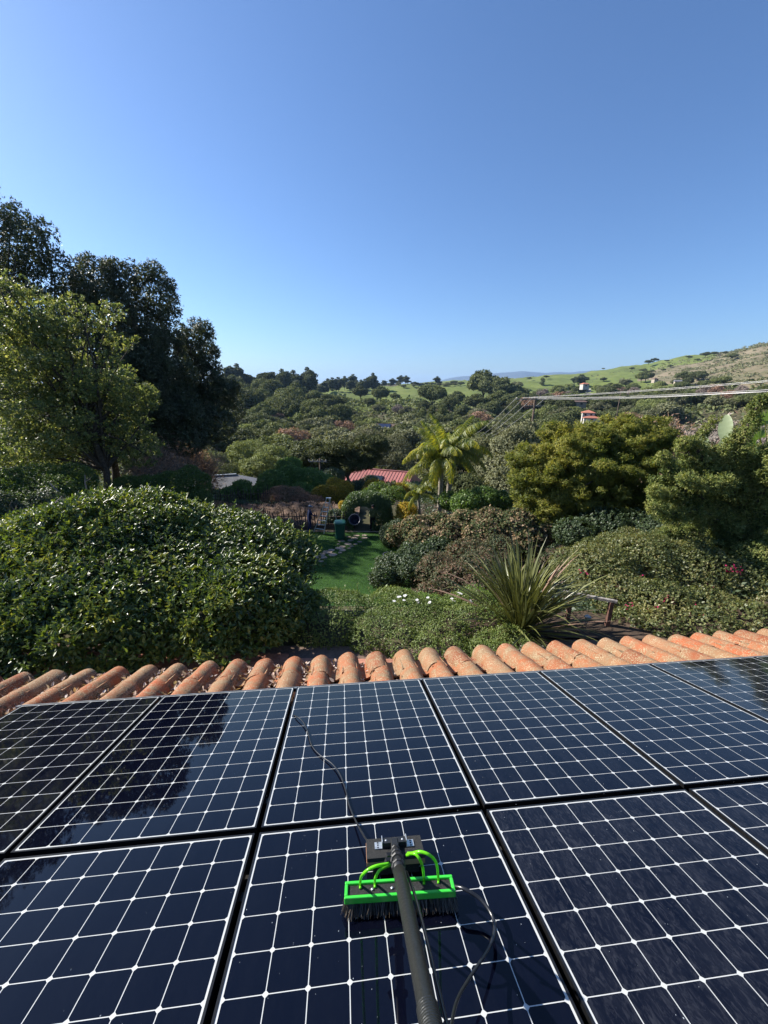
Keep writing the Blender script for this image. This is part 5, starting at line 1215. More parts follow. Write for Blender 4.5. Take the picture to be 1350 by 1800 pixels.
# dark oaks at the left, silhouetted against the sky
def oakY(i): return (31, 34, 37, 41)[i]
OK_ = dict(k=20, up=.6, core=.72, s0=.14, s1=.34, reach=.9, spikes=9, flat=1.25, inner=.35)
b = gpt(30, 39.0)
neartree('oak_tree', 'tallest dark oak tree at the left edge, its crown highest against the sky', 'tree',
         [pb(-20, 420, 39.0, 62, 1.2), pb(48, 430, 39.0, 44, 1.2), pb(92, 470, 39.0, 26, 1.3), pb(0, 540, 39.0, 100, 1.0), pb(70, 570, 39.0, 70, 1.0), pb(-80, 500, 39.0, 100, 1.0), pb(20, 680, 37.4, 110, .9), pb(100, 650, 37.4, 60, 1)], 19000, .19, .08, LM['darkoak'], 401, b, at(20, 640, 39.0), .45, **OK_)
b = gpt(190, 42.1)
neartree('oak_tree', 'dark oak with twin pointed tops, second highest in the left tree group', 'tree',
         [pb(162, 482, 42.1, 30, 1.4), pb(216, 492, 42.1, 26, 1.4), pb(140, 520, 42.1, 30, 1.0), pb(190, 560, 42.1, 62, 1.0), pb(150, 620, 41.3, 60, 1.1), pb(200, 650, 41.3, 80, 1.0), pb(180, 730, 39.8, 80, .8)], 17000, .19, .08, LM['darkoak'], 402, b, at(190, 660, 42.1), .4, **OK_)
b = gpt(275, 45.2)
neartree('oak_tree', 'dark rounded oak crown right of the twin topped one', 'tree',
         [pb(276, 522, 45.2, 34, 1.25), pb(258, 585, 45.2, 40, 1.2), pb(285, 600, 45.2, 30, 1.0), pb(268, 650, 43.7, 62, 1.0), pb(250, 700, 42.1, 66, 1.0), pb(310, 720, 43.7, 42, 1.0)], 14500, .19, .08, LM['darkoak'], 403, b, at(275, 690, 45.2), .38, **OK_)
b = gpt(345, 49.9)
neartree('oak_tree', 'lowest dark oak at the right end of the left tree group', 'tree',
         [pb(348, 606, 49.9, 34, 1.0), pb(330, 650, 49.9, 34, 1.0), pb(362, 668, 49.9, 34, .9), pb(318, 690, 48.4, 42, 1.0), pb(385, 690, 49.9, 34, .7), pb(335, 735, 47.6, 48, .7)], 12500, .19, .08, LM['darkoak'], 404, b, at(345, 700, 49.9), .36, **OK_)
# pale green deciduous tree in front of them
b = gpt(178, 25)
neartree('leafy_tree', 'light green leafy tree in front of the dark oaks, its upper twigs glowing yellow green', 'tree',
         [pb(30, 545, 24.2, 52, .7), pb(110, 575, 24.9, 50, .6), pb(20, 620, 23.7, 80, .8), pb(110, 650, 24.9, 80, .8), pb(185, 680, 25.5, 60, .8), pb(60, 720, 23.7, 90, .8), pb(150, 735, 25.5, 70, .7), pb(-50, 640, 23.0, 100, 1.0), pb(165, 560, 25.5, 34, .5), pb(195, 545, 25.5, 18, .6), pb(215, 600, 26.1, 22, .6), pb(130, 530, 25.5, 18, .6), pb(240, 700, 26.2, 30, .8), pb(20, 500, 23.7, 26, .7), pb(205, 770, 26.2, 46, .7), pb(100, 800, 25.5, 60, .7), pb(20, 790, 24.2, 70, .8), pb(225, 730, 26.2, 36, .8), pb(240, 790, 27.4, 36, .7)],
         19000, .125, .085, LM['lightleaf'], 405, b, at(150, 720, 25), .24, k=30, ros=5, cull=.6, s0=.10, s1=.26, up=.1, inner=.08, hi=1.35, reach=1.08, core=.45, nlimb=45, flat=.7)
bush('broad_shrub', 'deep shaded evergreen thicket beneath the dark oaks', 'shrub', [pb(260, 760, 43, 50, .8), pb(320, 765, 44, 42, .8), pb(370, 745, 48, 38, .8), pb(215, 770, 41, 50, .8), pb(395, 722, 56, 32, .8), pb(120, 790, 37, 60, .8), pb(20, 800, 36, 70, .8), pb(345, 745, 47, 36, 1)], 9000, LM['darkoak'], .22, .11, 399)
# pale jumble of bare branches low at the far left
rg = np.random.default_rng(406); mb = MB(); base = gpt(-40, 13.5)
def twiggy(mb, p, d, L_, r_, dep, rg, sp=.5, up=.08):
    q = p + d * L_; m_ = (p + q) / 2 + rg.normal(size=3) * .08 * L_; mb.tube(np.array([p, m_, q]), [r_, r_ * .8, r_ * .62], 5 if dep > 1 else 4, cap=False)
    if dep == 0: return
    for _ in range(3 if dep > 1 else 4):
        dd = unit(d + rg.normal(size=3) * sp + np.array([0, 0, up])); twiggy(mb, q if rg.random() < .6 else m_, dd, L_ * rg.uniform(.6, .85), r_ * .58, dep - 1, rg, sp, up)
for k in range(4): twiggy(mb, base + rg.normal(size=3) * [.5, .3, 0], unit(np.array([.55, .1, .8]) + rg.normal(size=3) * .3), 1.3, .05, 5, rg, .5, .0)
t_ = mb.build('bare_shrub', M['twig']); tag(t_, 'tangle of bare grey branches at the lower left in front of the leafy tree', 'shrub')

# olive yellow feathery tree, right of centre
b = gpt(1060, 20.0)
neartree('feathery_tree', 'broad olive yellow feathery tree right of the palms', 'tree',
         [pb(1090, 756, 20, 36, .7), pb(1142, 764, 20, 36, .8), pb(1030, 770, 19.5, 36, .7), pb(925, 805, 18.8, 28, .8), pb(930, 840, 18.4, 30, .8), pb(1080, 775, 19.5, 50, .6), pb(1130, 780, 20, 40, .7), pb(1000, 790, 19, 42, .65), pb(955, 830, 18.5, 44, .7), pb(1040, 830, 18.5, 62, .7), pb(1110, 830, 19, 56, .8), pb(940, 870, 18.3, 34, .8), pb(985, 870, 18, 48, .8), pb(1050, 890, 18, 54, .7), pb(1120, 880, 19, 40, .8), pb(1160, 770, 20.5, 24, .7), pb(975, 760, 20, 24, .7), pb(965, 910, 17.5, 30, .8)],
         40000, .115, .03, LM['jaca'], 407, b, at(1065, 890, 19.5), .2, k=40, ros=7, cull=.72, flat=.5, up=-.1, droop=.4, inner=.2, reach=1.02, core=.68, s0=.11, s1=.26)
# Hollywood juniper: twisting arms of dense tufts
def juniper():
    rg = np.random.default_rng(408); b = gpt(1290, 13.6); arms = []
    C0 = at(1290, 940, 13.4)
    ctrl = [
        [(1290, 940), (1240, 880), (1185, 850), (1150, 842)], [(1290, 940), (1235, 900), (1180, 905), (1145, 890)], [(1285, 900), (1225, 840), (1205, 800), (1228, 770), (1258, 738)],
        [(1290, 900), (1250, 830), (1215, 780), (1195, 785)], [(1300, 880), (1290, 820), (1305, 770), (1332, 715), (1345, 700)], [(1300, 880), (1270, 840), (1265, 800), (1290, 770)],
        [(1310, 900), (1345, 860), (1370, 810), (1380, 790)], [(1300, 920), (1260, 910), (1215, 930), (1170, 935)], [(1290, 930), (1230, 870), (1175, 820), (1165, 800)],
        [(1310, 920), (1350, 900), (1390, 870)], [(1300, 900), (1310, 850), (1345, 815), (1350, 790)], [(1300, 930), (1340, 950), (1380, 930)], [(1290, 930), (1250, 960), (1220, 965)],
        [(1300, 900), (1325, 830), (1310, 800)], [(1300, 940), (1270, 870), (1240, 815), (1250, 790)], [(1290, 950), (1200, 880), (1160, 870), (1150, 860)], [(1300, 880), (1280, 850), (1230, 850), (1200, 840)]]
    B = []; tr = MB()
    tr.tube(curve([b, (b + C0) / 2 + [.15, 0, 0], C0], 8), np.linspace(.2, .14, 8)[:8] if True else .2, 8)
    for k, c in enumerate(ctrl):
        Y0 = 13.4; Y1 = 13.4 + rg.uniform(-2.4, .6)
        pts = np.array([at(px, py, Y0 + (Y1 - Y0) * i / (len(c) - 1)) for i, (px, py) in enumerate(c)]); cv = curve(pts, 22); tr.tube(cv, np.linspace(.10, .02, len(cv)), 6)
        for i, p in enumerate(cv):
            t = i / (len(cv) - 1)
            for _ in range(4):
                s = (.13 * (1 - t) + .12) * rg.uniform(.6, 1.1); B.append([*(p + rg.normal(size=3) * (.11 * (1 - t) + .05) * [1, 1, .8]), s, s, s * .85])
    for px, py, rr in ((1310, 900, 50), (1330, 860, 45), (1340, 920, 60), (1320, 820, 30), (1300, 960, 50)):
        for _ in range(16): 
            q = at(px + rg.normal() * rr * .6, py + rg.normal() * rr * .5, 14.2 + rg.normal() * .6); s = rg.uniform(.14, .28); B.append([*q, s, s, s * .75])
    V, F = crown(B, 30000, rg, .065, .024, 7, lo=.8, hi=1.12, cull=.75, inner=.2, up=.35, spread=.8)
    plantobj('juniper_tree', 'twisting juniper tree with dense tufted arms at the right edge', 'tree', b, (V, F), LM['juniper'], tr, fname='crown')
juniper()
bush('broad_shrub', 'dark foliage mass added behind the juniper arms to darken their gaps', 'shrub', [pb(1320, 850, 15.5, 60, 1), pb(1270, 900, 15.2, 60, .9), pb(1220, 900, 15.5, 40, .8), pb(1340, 930, 15, 60, .9), pb(1290, 960, 14.8, 50, .7)], 6500, LM['darkshrub'], .09, .04, 398)  # added dark backing, so the shade between the arms reads black
# grey olive tree between palm and feathery tree, others at middle distance
mids = [
    ('broad_tree', 'grey green broad tree between the palms and the olive yellow feathery tree', [pb(900, 790, 34, 42, .8), pb(870, 830, 33, 38, .9), pb(925, 775, 36, 36, .8), pb(890, 860, 30, 40, .9), pb(850, 790, 36, 28, .8), pb(905, 840, 31, 42, .9)], 9500, .15, 'farolive', 34, 890),
    ('broad_tree', 'dark green tree right behind the palm crowns', [pb(820, 860, 30, 30, .9), pb(845, 880, 28, 28, .9), pb(790, 850, 31, 26, .8)], 4200, .13, 'fargreen', 30, 825),
    ('broad_tree', 'dark flat layered cypress left of the red metal roof', [pb(600, 790, 54, 30, .4), pb(640, 800, 54, 28, .4), pb(575, 805, 54, 22, .4), pb(620, 815, 54, 34, .4), pb(655, 780, 54, 30, .45), pb(560, 795, 54, 16, .4)], 6000, .22, 'fargreen', 54, 615),
    ('broad_tree', 'wide grey green oak just above the red roof', [pb(690, 790, 80, 38, .55), pb(650, 775, 82, 30, .55), pb(665, 800, 78, 36, .5), pb(700, 810, 76, 30, .5), pb(630, 785, 82, 24, .5)], 5500, .26, 'farolive', 80, 672),
    ('broad_tree', 'pale willow like tree in the valley above the grey roof', [pb(440, 795, 75, 34, .6), pb(475, 800, 74, 28, .6), pb(420, 815, 72, 26, .6), pb(460, 820, 70, 34, .6), pb(495, 812, 72, 20, .7)], 5500, .25, 'farlight', 74, 455),
    ('broad_tree', 'dark tree behind the grey roof near the clipped hedge', [pb(370, 812, 70, 26, .8), pb(345, 825, 62, 26, .8), pb(395, 830, 62, 20, .8)], 3500, .2, 'fargreen', 66, 368),
]
for k, (nm, lab, bl_, n_, ll, mt, Y, px) in enumerate(mids):
    b = gpt(px, Y); neartree(nm, lab, 'tree', bl_, n_, ll, ll * .55, LM[mt], 420 + k, b, b * .4 + np.array(bl_[0][:3]) * .6, .25, k=12, ros=5, nlimb=10)

# bare trees
def baretree(px, py0, py1, Y, label, col, sp, seed, nst=3, haze='bare', hn=2500, tmat='twig', wpx=50, group=None, dep=6):
    rg = np.random.default_rng(seed); b = gpt(px, Y); top = at(px, py0, Y); h_ = max(2., top[2] - b[2]); mb = MB()
    for k in range(nst): twiggy(mb, b + rg.normal(size=3) * [.2, .2, 0], unit(np.array([rg.normal() * .35, rg.normal() * .2, 1])), h_ * .27, h_ * .016, dep, rg, sp, .14)
    P = np.array(mb.V); rest = [P[i] for i in rg.integers(len(P) * 2 // 3, len(P), hn)]; P = np.array(rest) + rg.normal(size=(hn, 3)) * .05 * h_
    FO = scatter(P, unit(rg.normal(size=(hn, 3))), rg, h_ * .045, h_ * .009, flat=.2)
    r = plantobj('bare_tree', label, 'tree', b, FO, LM[haze], mb, tmat, group, fname='twigs'); return r
baretree(310, 745, 830, 44, 'brown leafless tree below the dark oaks, left one', 0, .55, 501, hn=5000, haze='bare')
baretree(345, 750, 820, 47, 'brown leafless tree below the dark oaks, right one', 0, .55, 502, hn=5000, haze='barebrown')
baretree(280, 760, 830, 40, 'brown leafless tree at the leafy tree trunk', 0, .55, 503, hn=3000, haze='barebrown')
baretree(692, 850, 880, 33, 'small bare fruit tree in front of the red metal roof', 0, .6, 504, hn=1500, nst=2, dep=5)
baretree(742, 880, 900, 24.5, 'small bare tree under the palm fronds', 0, .6, 505, hn=1500, nst=2, dep=5)
baretree(1205, 690, 765, 62, 'sycamore with white twisting limbs and rusty leaves', 0, .6, 506, tmat='palebark', haze='barebrown', hn=7000, nst=4, dep=5)
for k, (px, py, Y) in enumerate(((1165, 712, 75), (1250, 700, 80), (1290, 712, 70), (1330, 705, 75), (1370, 700, 70), (1235, 730, 64), (1145, 722, 85), (1310, 735, 60), (1180, 740, 62))):
    baretree(px, py, 760, Y, 'greyish brown bare tree in the thicket on the right, %s' % ['left of the sycamore top', 'just right of the sycamore', 'in the middle of the thicket', 'above the juniper arm', 'at the right edge', 'low beside the white limbs', 'at the left end', 'low behind the juniper', 'low left of the white trunk'][k], 0, .6, 510 + k, hn=11000, nst=5, dep=5, group='bare trees in the thicket at right')

# ================================================================== FAR TREES (prototypes, then copies)
def proto(name, R, n, ll, mat, seed, k=26, br=.34, trunkh=.35, flat=.85, tall=False, tmat='bark'):
    rg = np.random.default_rng(seed); hgt = R[2] * 2
    B = crownblobs((0, 0, R[2] * (1 + trunkh)), R, k, rg, br, flat=flat, top=not tall); C, O = shell(B, n, rg, .82, 1.08, .8)
    V, F = join(scatter(C, O, rg, ll, ll * .62, flat=.55), scatter(*shell(B, n // 6, rg, .4, .8, .3), rg, ll * 1.8, ll * 1.5, flat=.4))
    mb = limbs((0, 0, -1.0), (0, 0, R[2] * .9), [b[:3] for b in B[:10]], rg, R[0] * .06)
    return meshdata('crown', V, F, mat), meshdata('trunk', np.array(mb.V), mb.F, M[tmat], True)
PT = {}
for k in range(3): PT['oak%d' % k] = proto('oak', (5, 5, 3.4), 5200, .50, LM['fargreen'], 600 + k)
for k in range(3): PT['olive%d' % k] = proto('olive', (5, 5, 3.2), 5200, .48, LM['farolive'], 610 + k, k=30, br=.3)
for k in range(2): PT['light%d' % k] = proto('light', (4.6, 4.6, 3.4), 4600, .45, LM['farlight'], 620 + k)
for k in range(2): PT['euc%d' % k] = proto('euc', (4.2, 4.2, 7.5), 3200, .8, LM['fareuc'], 630 + k, k=30, br=.26, trunkh=.5, tall=True)
for k in range(2): PT['bare%d' % k] = proto('bare', (4.6, 4.6, 3.6), 3800, .4, LM['bare' if k == 0 else 'barebrown'], 640 + k, k=30, br=.3)
PT['cyp0'] = proto('cyp', (1.5, 1.5, 5.5), 2600, .35, LM['fargreen'], 650, k=22, br=.4, trunkh=.1, tall=True)
KN = {'oak': ('oak_tree', 'dark green oak'), 'olive': ('broad_tree', 'grey green broad tree'), 'light': ('broad_tree', 'pale green tree'), 'euc': ('eucalyptus_tree', 'tall eucalyptus'), 'bare': ('bare_tree', 'bare grey brown tree'), 'cyp': ('cypress_tree', 'narrow upright cypress')}
rg = np.random.default_rng(700); placed = []
def ftree(kind, px, pybase, wpx, where, r=None, hs=1.0, group=None):
    """tree whose foot stands on the ground seen at px, pybase (or at distance r), wpx wide in the photo"""
    if r is None:
        g = ground_hit(px, pybase)
        if g is None: return None
        x, y = g[0], g[1]
    else:
        a = azpx(px); x, y = r * math.sin(a), r * math.cos(a)
    z = hz(x, y); dep = np.array([x, y, z - CAM_H]) @ (-MC[:, 2]); keys = [k for k in PT if k.startswith(kind)]; key = keys[rg.integers(len(keys))]
    ZW = [(430, 'below the left oaks'), (520, 'above the grey roof'), (610, 'left of the valley centre'), (700, 'above the red metal roof'), (790, 'behind the queen palms'), (870, 'just right of the palms'), (950, 'beside the utility pole'), (1040, 'near the white two storey house'), (1120, 'above the feathery tree'), (1200, 'above the gap left of the juniper'), (1290, 'above the banana leaves'), (9999, 'towards the right edge')]
    zw = next(q for lim, q in ZW if px < lim); sz = 'small ' if wpx < 14 else ('' if wpx < 44 else 'large ')
    base = {'oak': 10.6, 'olive': 10.6, 'light': 9.8, 'euc': 9, 'bare': 9.8, 'cyp': 3.4}[kind]; s = wpx / FPX * dep / base
    o = empty(KN[kind][0], (x, y, z), rg.random() * 6.28, (s, s, s * hs * rg.uniform(.88, 1.12))); tag(o, '%s%s %s, %s' % (sz, KN[kind][1], where, zw), 'tree', group or ('trees ' + where))
    link('crown', PT[key][0], o); link('trunk', PT[key][1], o); placed.append((x, y, s * base / 2)); return o
# eucalyptus windbreak on the plateau
for px in np.arange(398, 560, 7.5): ftree('euc', px + rg.normal() * 2, 0, rg.uniform(22, 28), 'in the skyline windbreak', r=560 + rg.normal() * 20, hs=rg.uniform(.82, 1.0) * (1.1 if px < 440 else 1))
for px in np.arange(558, 668, 7): ftree('euc', px + rg.normal() * 2, 0, rg.uniform(14, 19), 'beyond the green pasture', r=760 + rg.normal() * 25, hs=rg.uniform(.6, .85) * (1.2 if 640 < px < 660 else .9))
for px in np.arange(662, 812, 7): ftree('oak' if rg.random() < .6 else 'euc', px + rg.normal() * 3, 0, rg.uniform(11, 15), 'along the far edge of the pasture', r=1100 + rg.normal() * 40, hs=.55)
for px in np.arange(700, 800, 9): ftree('olive', px, 0, rg.uniform(9, 13), 'beyond the pasture', r=900 + rg.normal() * 20, hs=.6)
# named oaks on the pasture edge
for px, py, w_, k in [(555, 712, 34, 'oak'), (590, 722, 38, 'oak'), (634, 700, 28, 'oak'), (668, 705, 32, 'oak'), (694, 702, 18, 'oak'), (553, 690, 14, 'olive'), (610, 735, 26, 'oak'), (650, 715, 20, 'oak'), (665, 725, 24, 'olive'), (700, 730, 24, 'bare'), (715, 735, 30, 'olive'),
                      (760, 712, 50, 'oak'), (745, 722, 24, 'oak'), (800, 712, 34, 'oak'), (790, 722, 30, 'oak'), (850, 700, 60, 'oak'), (870, 706, 56, 'oak'), (838, 722, 44, 'oak'), (880, 722, 50, 'oak'), (860, 738, 42, 'oak'), (905, 705, 40, 'oak'), (910, 730, 40, 'oak'), (904, 678, 12, 'olive'), (912, 680, 16, 'olive'),
                      (765, 752, 26, 'olive'), (780, 748, 22, 'light'), (735, 748, 20, 'oak'), (812, 735, 30, 'oak'), (840, 750, 40, 'olive')]:
    ftree(k, px, py + 3, w_, 'below the green pasture', group='oaks along the lower edge of the pasture')
for px, py, hs in ((952, 680, .6), (742, 758, 1.0), (757, 757, 1.0), (776, 758, 1.1)): ftree('cyp', px, py, 12 if py > 700 else 7, 'among the valley trees', hs=hs)
# dark belt at left under the windbreak
for row, (pyb, wmin, wmax) in enumerate([(700, 26, 38), (716, 34, 48), (735, 40, 54), (752, 40, 52)]):
    for px in np.arange(372, 515 + row * 30, 22): ftree('oak', px + rg.normal() * 6, pyb + rg.normal() * 4, rg.uniform(wmin, wmax), 'in the dark belt', hs=1.15)
# valley floor thicket
for row, pyb in enumerate([752, 760, 768, 778, 790, 804, 820, 836]):
    wd = 34 + row * 7
    for px in np.arange(300, 900, wd * .62):
        if 640 < px < 770 and 742 < pyb < 775 : 
            if pyb < 762 : continue
        if 600 < px < 740 and pyb > 812: continue
        if 355 < px < 455 and pyb > 810: continue
        k = rg.choice(['oak', 'olive', 'olive', 'light', 'bare', 'oak'], p=[.26, .2, .22, .12, .1, .10]); ftree(k, px + rg.normal() * 8, pyb + rg.normal() * 3, wd * rg.uniform(.8, 1.25), 'in the valley thicket', hs=.85)
# right: belts below the hill
for row, (pyb, w0) in enumerate([(700, 20), (706, 24), (714, 28), (724, 32), (736, 38), (750, 44), (768, 50)]):
    x0 = 905 + (0 if row > 1 else 30)
    for px in np.arange(x0, 1400, w0 * .66):
        if row > 3 and px > 1180: continue
        if px > 1200 and row == 0: continue
        if 1015 < px < 1045 and pyb > 715 and pyb < 745: continue
        if 1022 < px < 1050 and pyb < 712: continue
        k = rg.choice(['oak', 'olive', 'light', 'bare'], p=[.52, .28, .1, .1]); ftree(k, px + rg.normal() * 5, pyb + rg.normal() * 3 - (px > 1150) * 6, w0 * rg.uniform(.75, 1.3), 'under the right hill', hs=.9)
for px in np.arange(1000, 1290, 13): ftree(rg.choice(['oak', 'olive', 'light']), px + rg.normal() * 5, 690 - (px > 1100) * 8 + rg.normal() * 5, rg.uniform(14, 26), 'at the pasture hill foot', hs=.9)
for px, py, w_ in ((1020, 682, 26), (1010, 676, 18), (1000, 690, 22), (1060, 672, 14), (1070, 690, 28), (1110, 690, 30), (1200, 670, 30), (1225, 672, 34), (1260, 678, 28), (1190, 682, 26)): ftree('euc' if px < 1030 else 'oak', px, py, w_ * .8, 'standing out on the lower hillside', hs=.8 if px > 1030 else .5)
for px, py, w_ in ((1140, 637, 14), (1150, 634, 12), (1172, 634, 8), (1060, 648, 6), (1130, 651, 12), (1145, 653, 10), (1165, 650, 9), (1178, 643, 9), (1110, 650, 9), (1240, 625, 16), (1255, 622, 12), (1285, 629, 18), (1275, 620, 10), (960, 662, 10), (930, 666, 9), (1210, 628, 10), (1225, 632, 9), (870, 667, 7), (857, 668, 6), (845, 669, 6)):
    ftree('oak', px, py + 3, w_, 'dotted over the green hilltops', hs=.6)

# scrub on the right hillside
rg = np.random.default_rng(800); n = 3600; A = rg.uniform(azpx(1000), azpx(1420), n * 3); Rr = rg.uniform(380, 1500, n * 3); X = Rr * np.sin(A); Y = Rr * np.cos(A); pxx = 675 + np.tan(A) * 750
dens = np.clip((pxx - 1080) / 200, .06, 1) * np.where((pxx > 1150), 1, .5); nzv = np.sin(X * .02 + 1) * np.sin(Y * .017) + np.sin(X * .05) * .5; ok = rg.random(n * 3) < dens * np.clip(.5 + nzv * .6, .08, 1); X = X[ok][:n]; Y = Y[ok][:n]; Zz = H(X, Y)
s = rg.uniform(.6, 1.7, len(X)) * (.8 + np.hypot(X, Y) / 1600); m_ = 22
P = np.repeat(np.stack([X, Y, Zz + s * .25], 1), m_, 0); d = unit(rg.normal(size=(len(P), 3))); d[:, 2] = np.abs(d[:, 2]); ss = np.repeat(s, m_); P = P + d * ss[:, None] * [1, 1, .6]
V, F = scatter(P, d, rg, 1.0, .8, flat=.7); V = V.reshape(-1, 4, 3); c0 = V[:, :1]; V = (c0 + (V - c0) * (ss[:, None, None] * .9)).reshape(-1, 3)
tag(build('hill_scrub', V, F, LM['farolive']), 'grey green scrub speckling the slope of the right hand hill', 'scrub', kind='stuff')
# undergrowth on the valley floor and banks so that no bare soil shows
n = 30000; A = rg.uniform(azpx(-100), azpx(1450), n); Rr = 32 * (520 / 32) ** rg.random(n); X = Rr * np.sin(A); Y = Rr * np.cos(A); ok = ~((np.abs(X) < 13) & (Y < 36)); X = X[ok]; Y = Y[ok]; Rr = Rr[ok]
s = .25 + Rr * .006; P = np.stack([X, Y, H(X, Y) + s * .5], 1); m_ = 7; P = np.repeat(P, m_, 0); ss = np.repeat(s, m_); d = unit(rg.normal(size=(len(P), 3))); P = P + d * ss[:, None]
V, F = scatter(P, d, rg, 1.0, .7, flat=.6); V = V.reshape(-1, 4, 3); c0 = V[:, :1]; V = (c0 + (V - c0) * (ss[:, None, None] * .9)).reshape(-1, 3)
tag(build('undergrowth', V, F, LM['fargreen']), 'low brush covering the valley floor between the trees', 'undergrowth', kind='stuff')

# ================================================================== BUILDINGS, POLES, WIRES
def house_box(name, c, rotz, wd, dp, hw, hr, wallm, roofm, label, hip=True, windows=(), chimney=None, over=.5, seam=0, skylight=None, base=2.5, cat='house'):
    r = empty(name, tuple(c), rotz); tag(r, label, cat)
    mb = MB(); mb.box((0, 0, (hw - base) / 2), (wd, dp, hw + base)); mb.build('wall', wallm, r)
    w2, d2 = wd / 2 + over, dp / 2 + over; ins = (d2 if hip else 0); V = [(-w2, -d2, hw), (w2, -d2, hw), (w2, d2, hw), (-w2, d2, hw), (-w2 + ins, 0, hw + hr), (w2 - ins, 0, hw + hr)]
    V += [(x, y, z - .18) for x, y, z in V[:4]]
    F = [(0, 1, 5, 4), (2, 3, 4, 5), (1, 2, 5), (3, 0, 4), (6, 7, 1, 0), (7, 8, 2, 1), (8, 9, 3, 2), (9, 6, 0, 3), (9, 8, 7, 6)]; rf = build('roof', V, F, roofm, r)
    if seam:
        for k in range(int(2 * w2 / seam)):
            x = -w2 + seam * (k + .5); mb = MB()
            for s in (-1, 1): mb.bar((x, s * d2, hw + .03), (x, 0, hw + hr + .03), .06, .06)
            mb.build('seam', roofm, rf)
    mb = MB(); mb.bar((-w2 + ins, 0, hw + hr + .04), (w2 - ins, 0, hw + hr + .04), .3, .12); mb.build('ridge_cap', roofm if not hip else M['alu'] if roofm is M['greyroof'] else roofm, rf)
    for (sx, x, z, ww, hh) in windows:
        mb = MB(); y = sx * (dp / 2 + .02); mb.box((x, y, z), (ww + .2, .06, hh + .2)); wn = mb.build('window', M['stucco'], r); mb = MB(); mb.box((x, y + sx * .035, z), (ww, .03, hh)); mb.build('pane', M['glass'], wn)
    if chimney: mb = MB(); mb.box((chimney[0], chimney[1], hw + chimney[2] / 2), (.9, .8, chimney[2])); mb.box((chimney[0], chimney[1], hw + chimney[2] + .07), (1.1, 1.0, .14)); mb.build('chimney', M['stucco'], rf)
    if skylight:
        x, t, ww, hh = skylight; y = -d2 * (1 - t); z = hw + hr * t; sl_ = math.atan2(hr, d2); Rr_ = np.array(Matrix.Rotation(sl_, 3, 'X')); mb = MB(); mb.box((x, y, z + .12), (ww, hh, .16), Rr_); mb.build('skylight', M['glass'], rf)
    return r
c = at(672, 842, 62); house_box('neighbour_house', (c[0], c[1], c[2] - 3.6), math.radians(-20), 9.0, 7.5, 3.0, 2.0, M['tanwall'], M['redmetal'], 'neighbour house with a red ribbed metal roof, white chimney and dark skylight', hip=False, chimney=(-2.6, .6, 2.4), seam=.5, skylight=(-.3, .42, 2.2, 2.0), windows=((-1, -3, 1.5, 1.4, 1.2), (-1, 2.5, 1.5, 1.4, 1.2)))
c = at(605, 848, 60); house_box('shed', (c[0] + .5, c[1] + 2, c[2] - 2.9), math.radians(9), 5.5, 4, 2.2, 1.0, M['tanwall'], M['redmetal'], 'low wing with red metal roof left of the chimney', hip=False, seam=.5, cat='shed', windows=((-1, 0, 1.2, 1, .8),))
c = at(395, 862, 50); house_box('neighbour_house', (c[0] - 1.2, c[1] + 2, c[2] - 3.1), math.radians(20), 13, 9, 2.3, 2.3, M['tanwall'], M['greyroof'], 'neighbour house with a grey shingle hip roof beyond the clipped hedge', hip=True, windows=((-1, 2, 1.3, 1.6, 1.1),))
rf0 = None
c = at(688, 757, 215); r = house_box('far_house', (c[0], c[1], c[2] - 2.5), math.radians(-14), 15, 9, 3, 3.0, M['tanwall'], M['brownroof'], 'brown roofed farmhouse with solar panels in the middle of the valley', hip=False, windows=((-1, -4, 1.5, 1.6, 1.3), (-1, 3, 1.5, 1.6, 1.3)), chimney=(5, 1, 3.6))
mb = MB(); mb.box((-3.4, -2.55, 4.75), (6.6, 4.4, .12), np.array(Matrix.Rotation(math.atan2(3.0, 5.0), 3, 'X'))); mb.build('roof_solar_panel', M['pv'], r)
c = at(660, 755, 235); mb = MB(); mb.box((0, 0, 1.2), (24, .3, 2.4)); 
o = mb.build('white_wall', M['stucco'], None, loc=(c[0], c[1], hz(c[0], c[1])), rotz=.05); tag(o, 'long white wall left of the brown farmhouse in the valley', 'wall')
c = at(722, 757, 220); house_box('far_house', (c[0], c[1], c[2] - 2.2), math.radians(-10), 12, 7, 2.4, 1.6, M['tanwall'], M['brownroof'], 'low tan roofed building right of the brown farmhouse', hip=False, windows=((-1, 0, 1.3, 1.6, 1.1),))
c = at(868, 758, 190); mb = MB(); mb.box((0, 0, 1.4), (9, 4, .25)); [mb.box((sx * 4.2, sy * 1.8, 0), (.15, .15, 2.8)) for sx in (-1, 1) for sy in (-1, 1)]; o = mb.build('canopy', M['stucco'], None, loc=(c[0], c[1], c[2]), rotz=-.2); tag(o, 'small white flat canopy below the utility pole wires', 'canopy')
c = at(1034, 727, 230); r = house_box('far_house', (c[0], c[1], c[2] - 3.6), math.radians(-20), 6, 5.5, 4.2, 1.3, M['stucco'], M['terra'], 'white two storey house with orange tile roofs on the right slope', hip=True, windows=((-1, -1.6, 3.1, 1.0, 1.0), (-1, 1.3, 3.1, 1.0, 1.0), (-1, -1.6, 1.1, 1.0, 1.1), (-1, 1.2, 1.1, 1.5, 1.4)))
c = at(1040, 734, 222); house_box('far_house', (c[0], c[1], c[2] - 2), math.radians(-20), 7.5, 5, 1.9, 1.0, M['stucco'], M['terra'], 'low orange roofed wing in front of the white two storey house', hip=True, windows=((-1, 0, .9, 1.3, .9),))
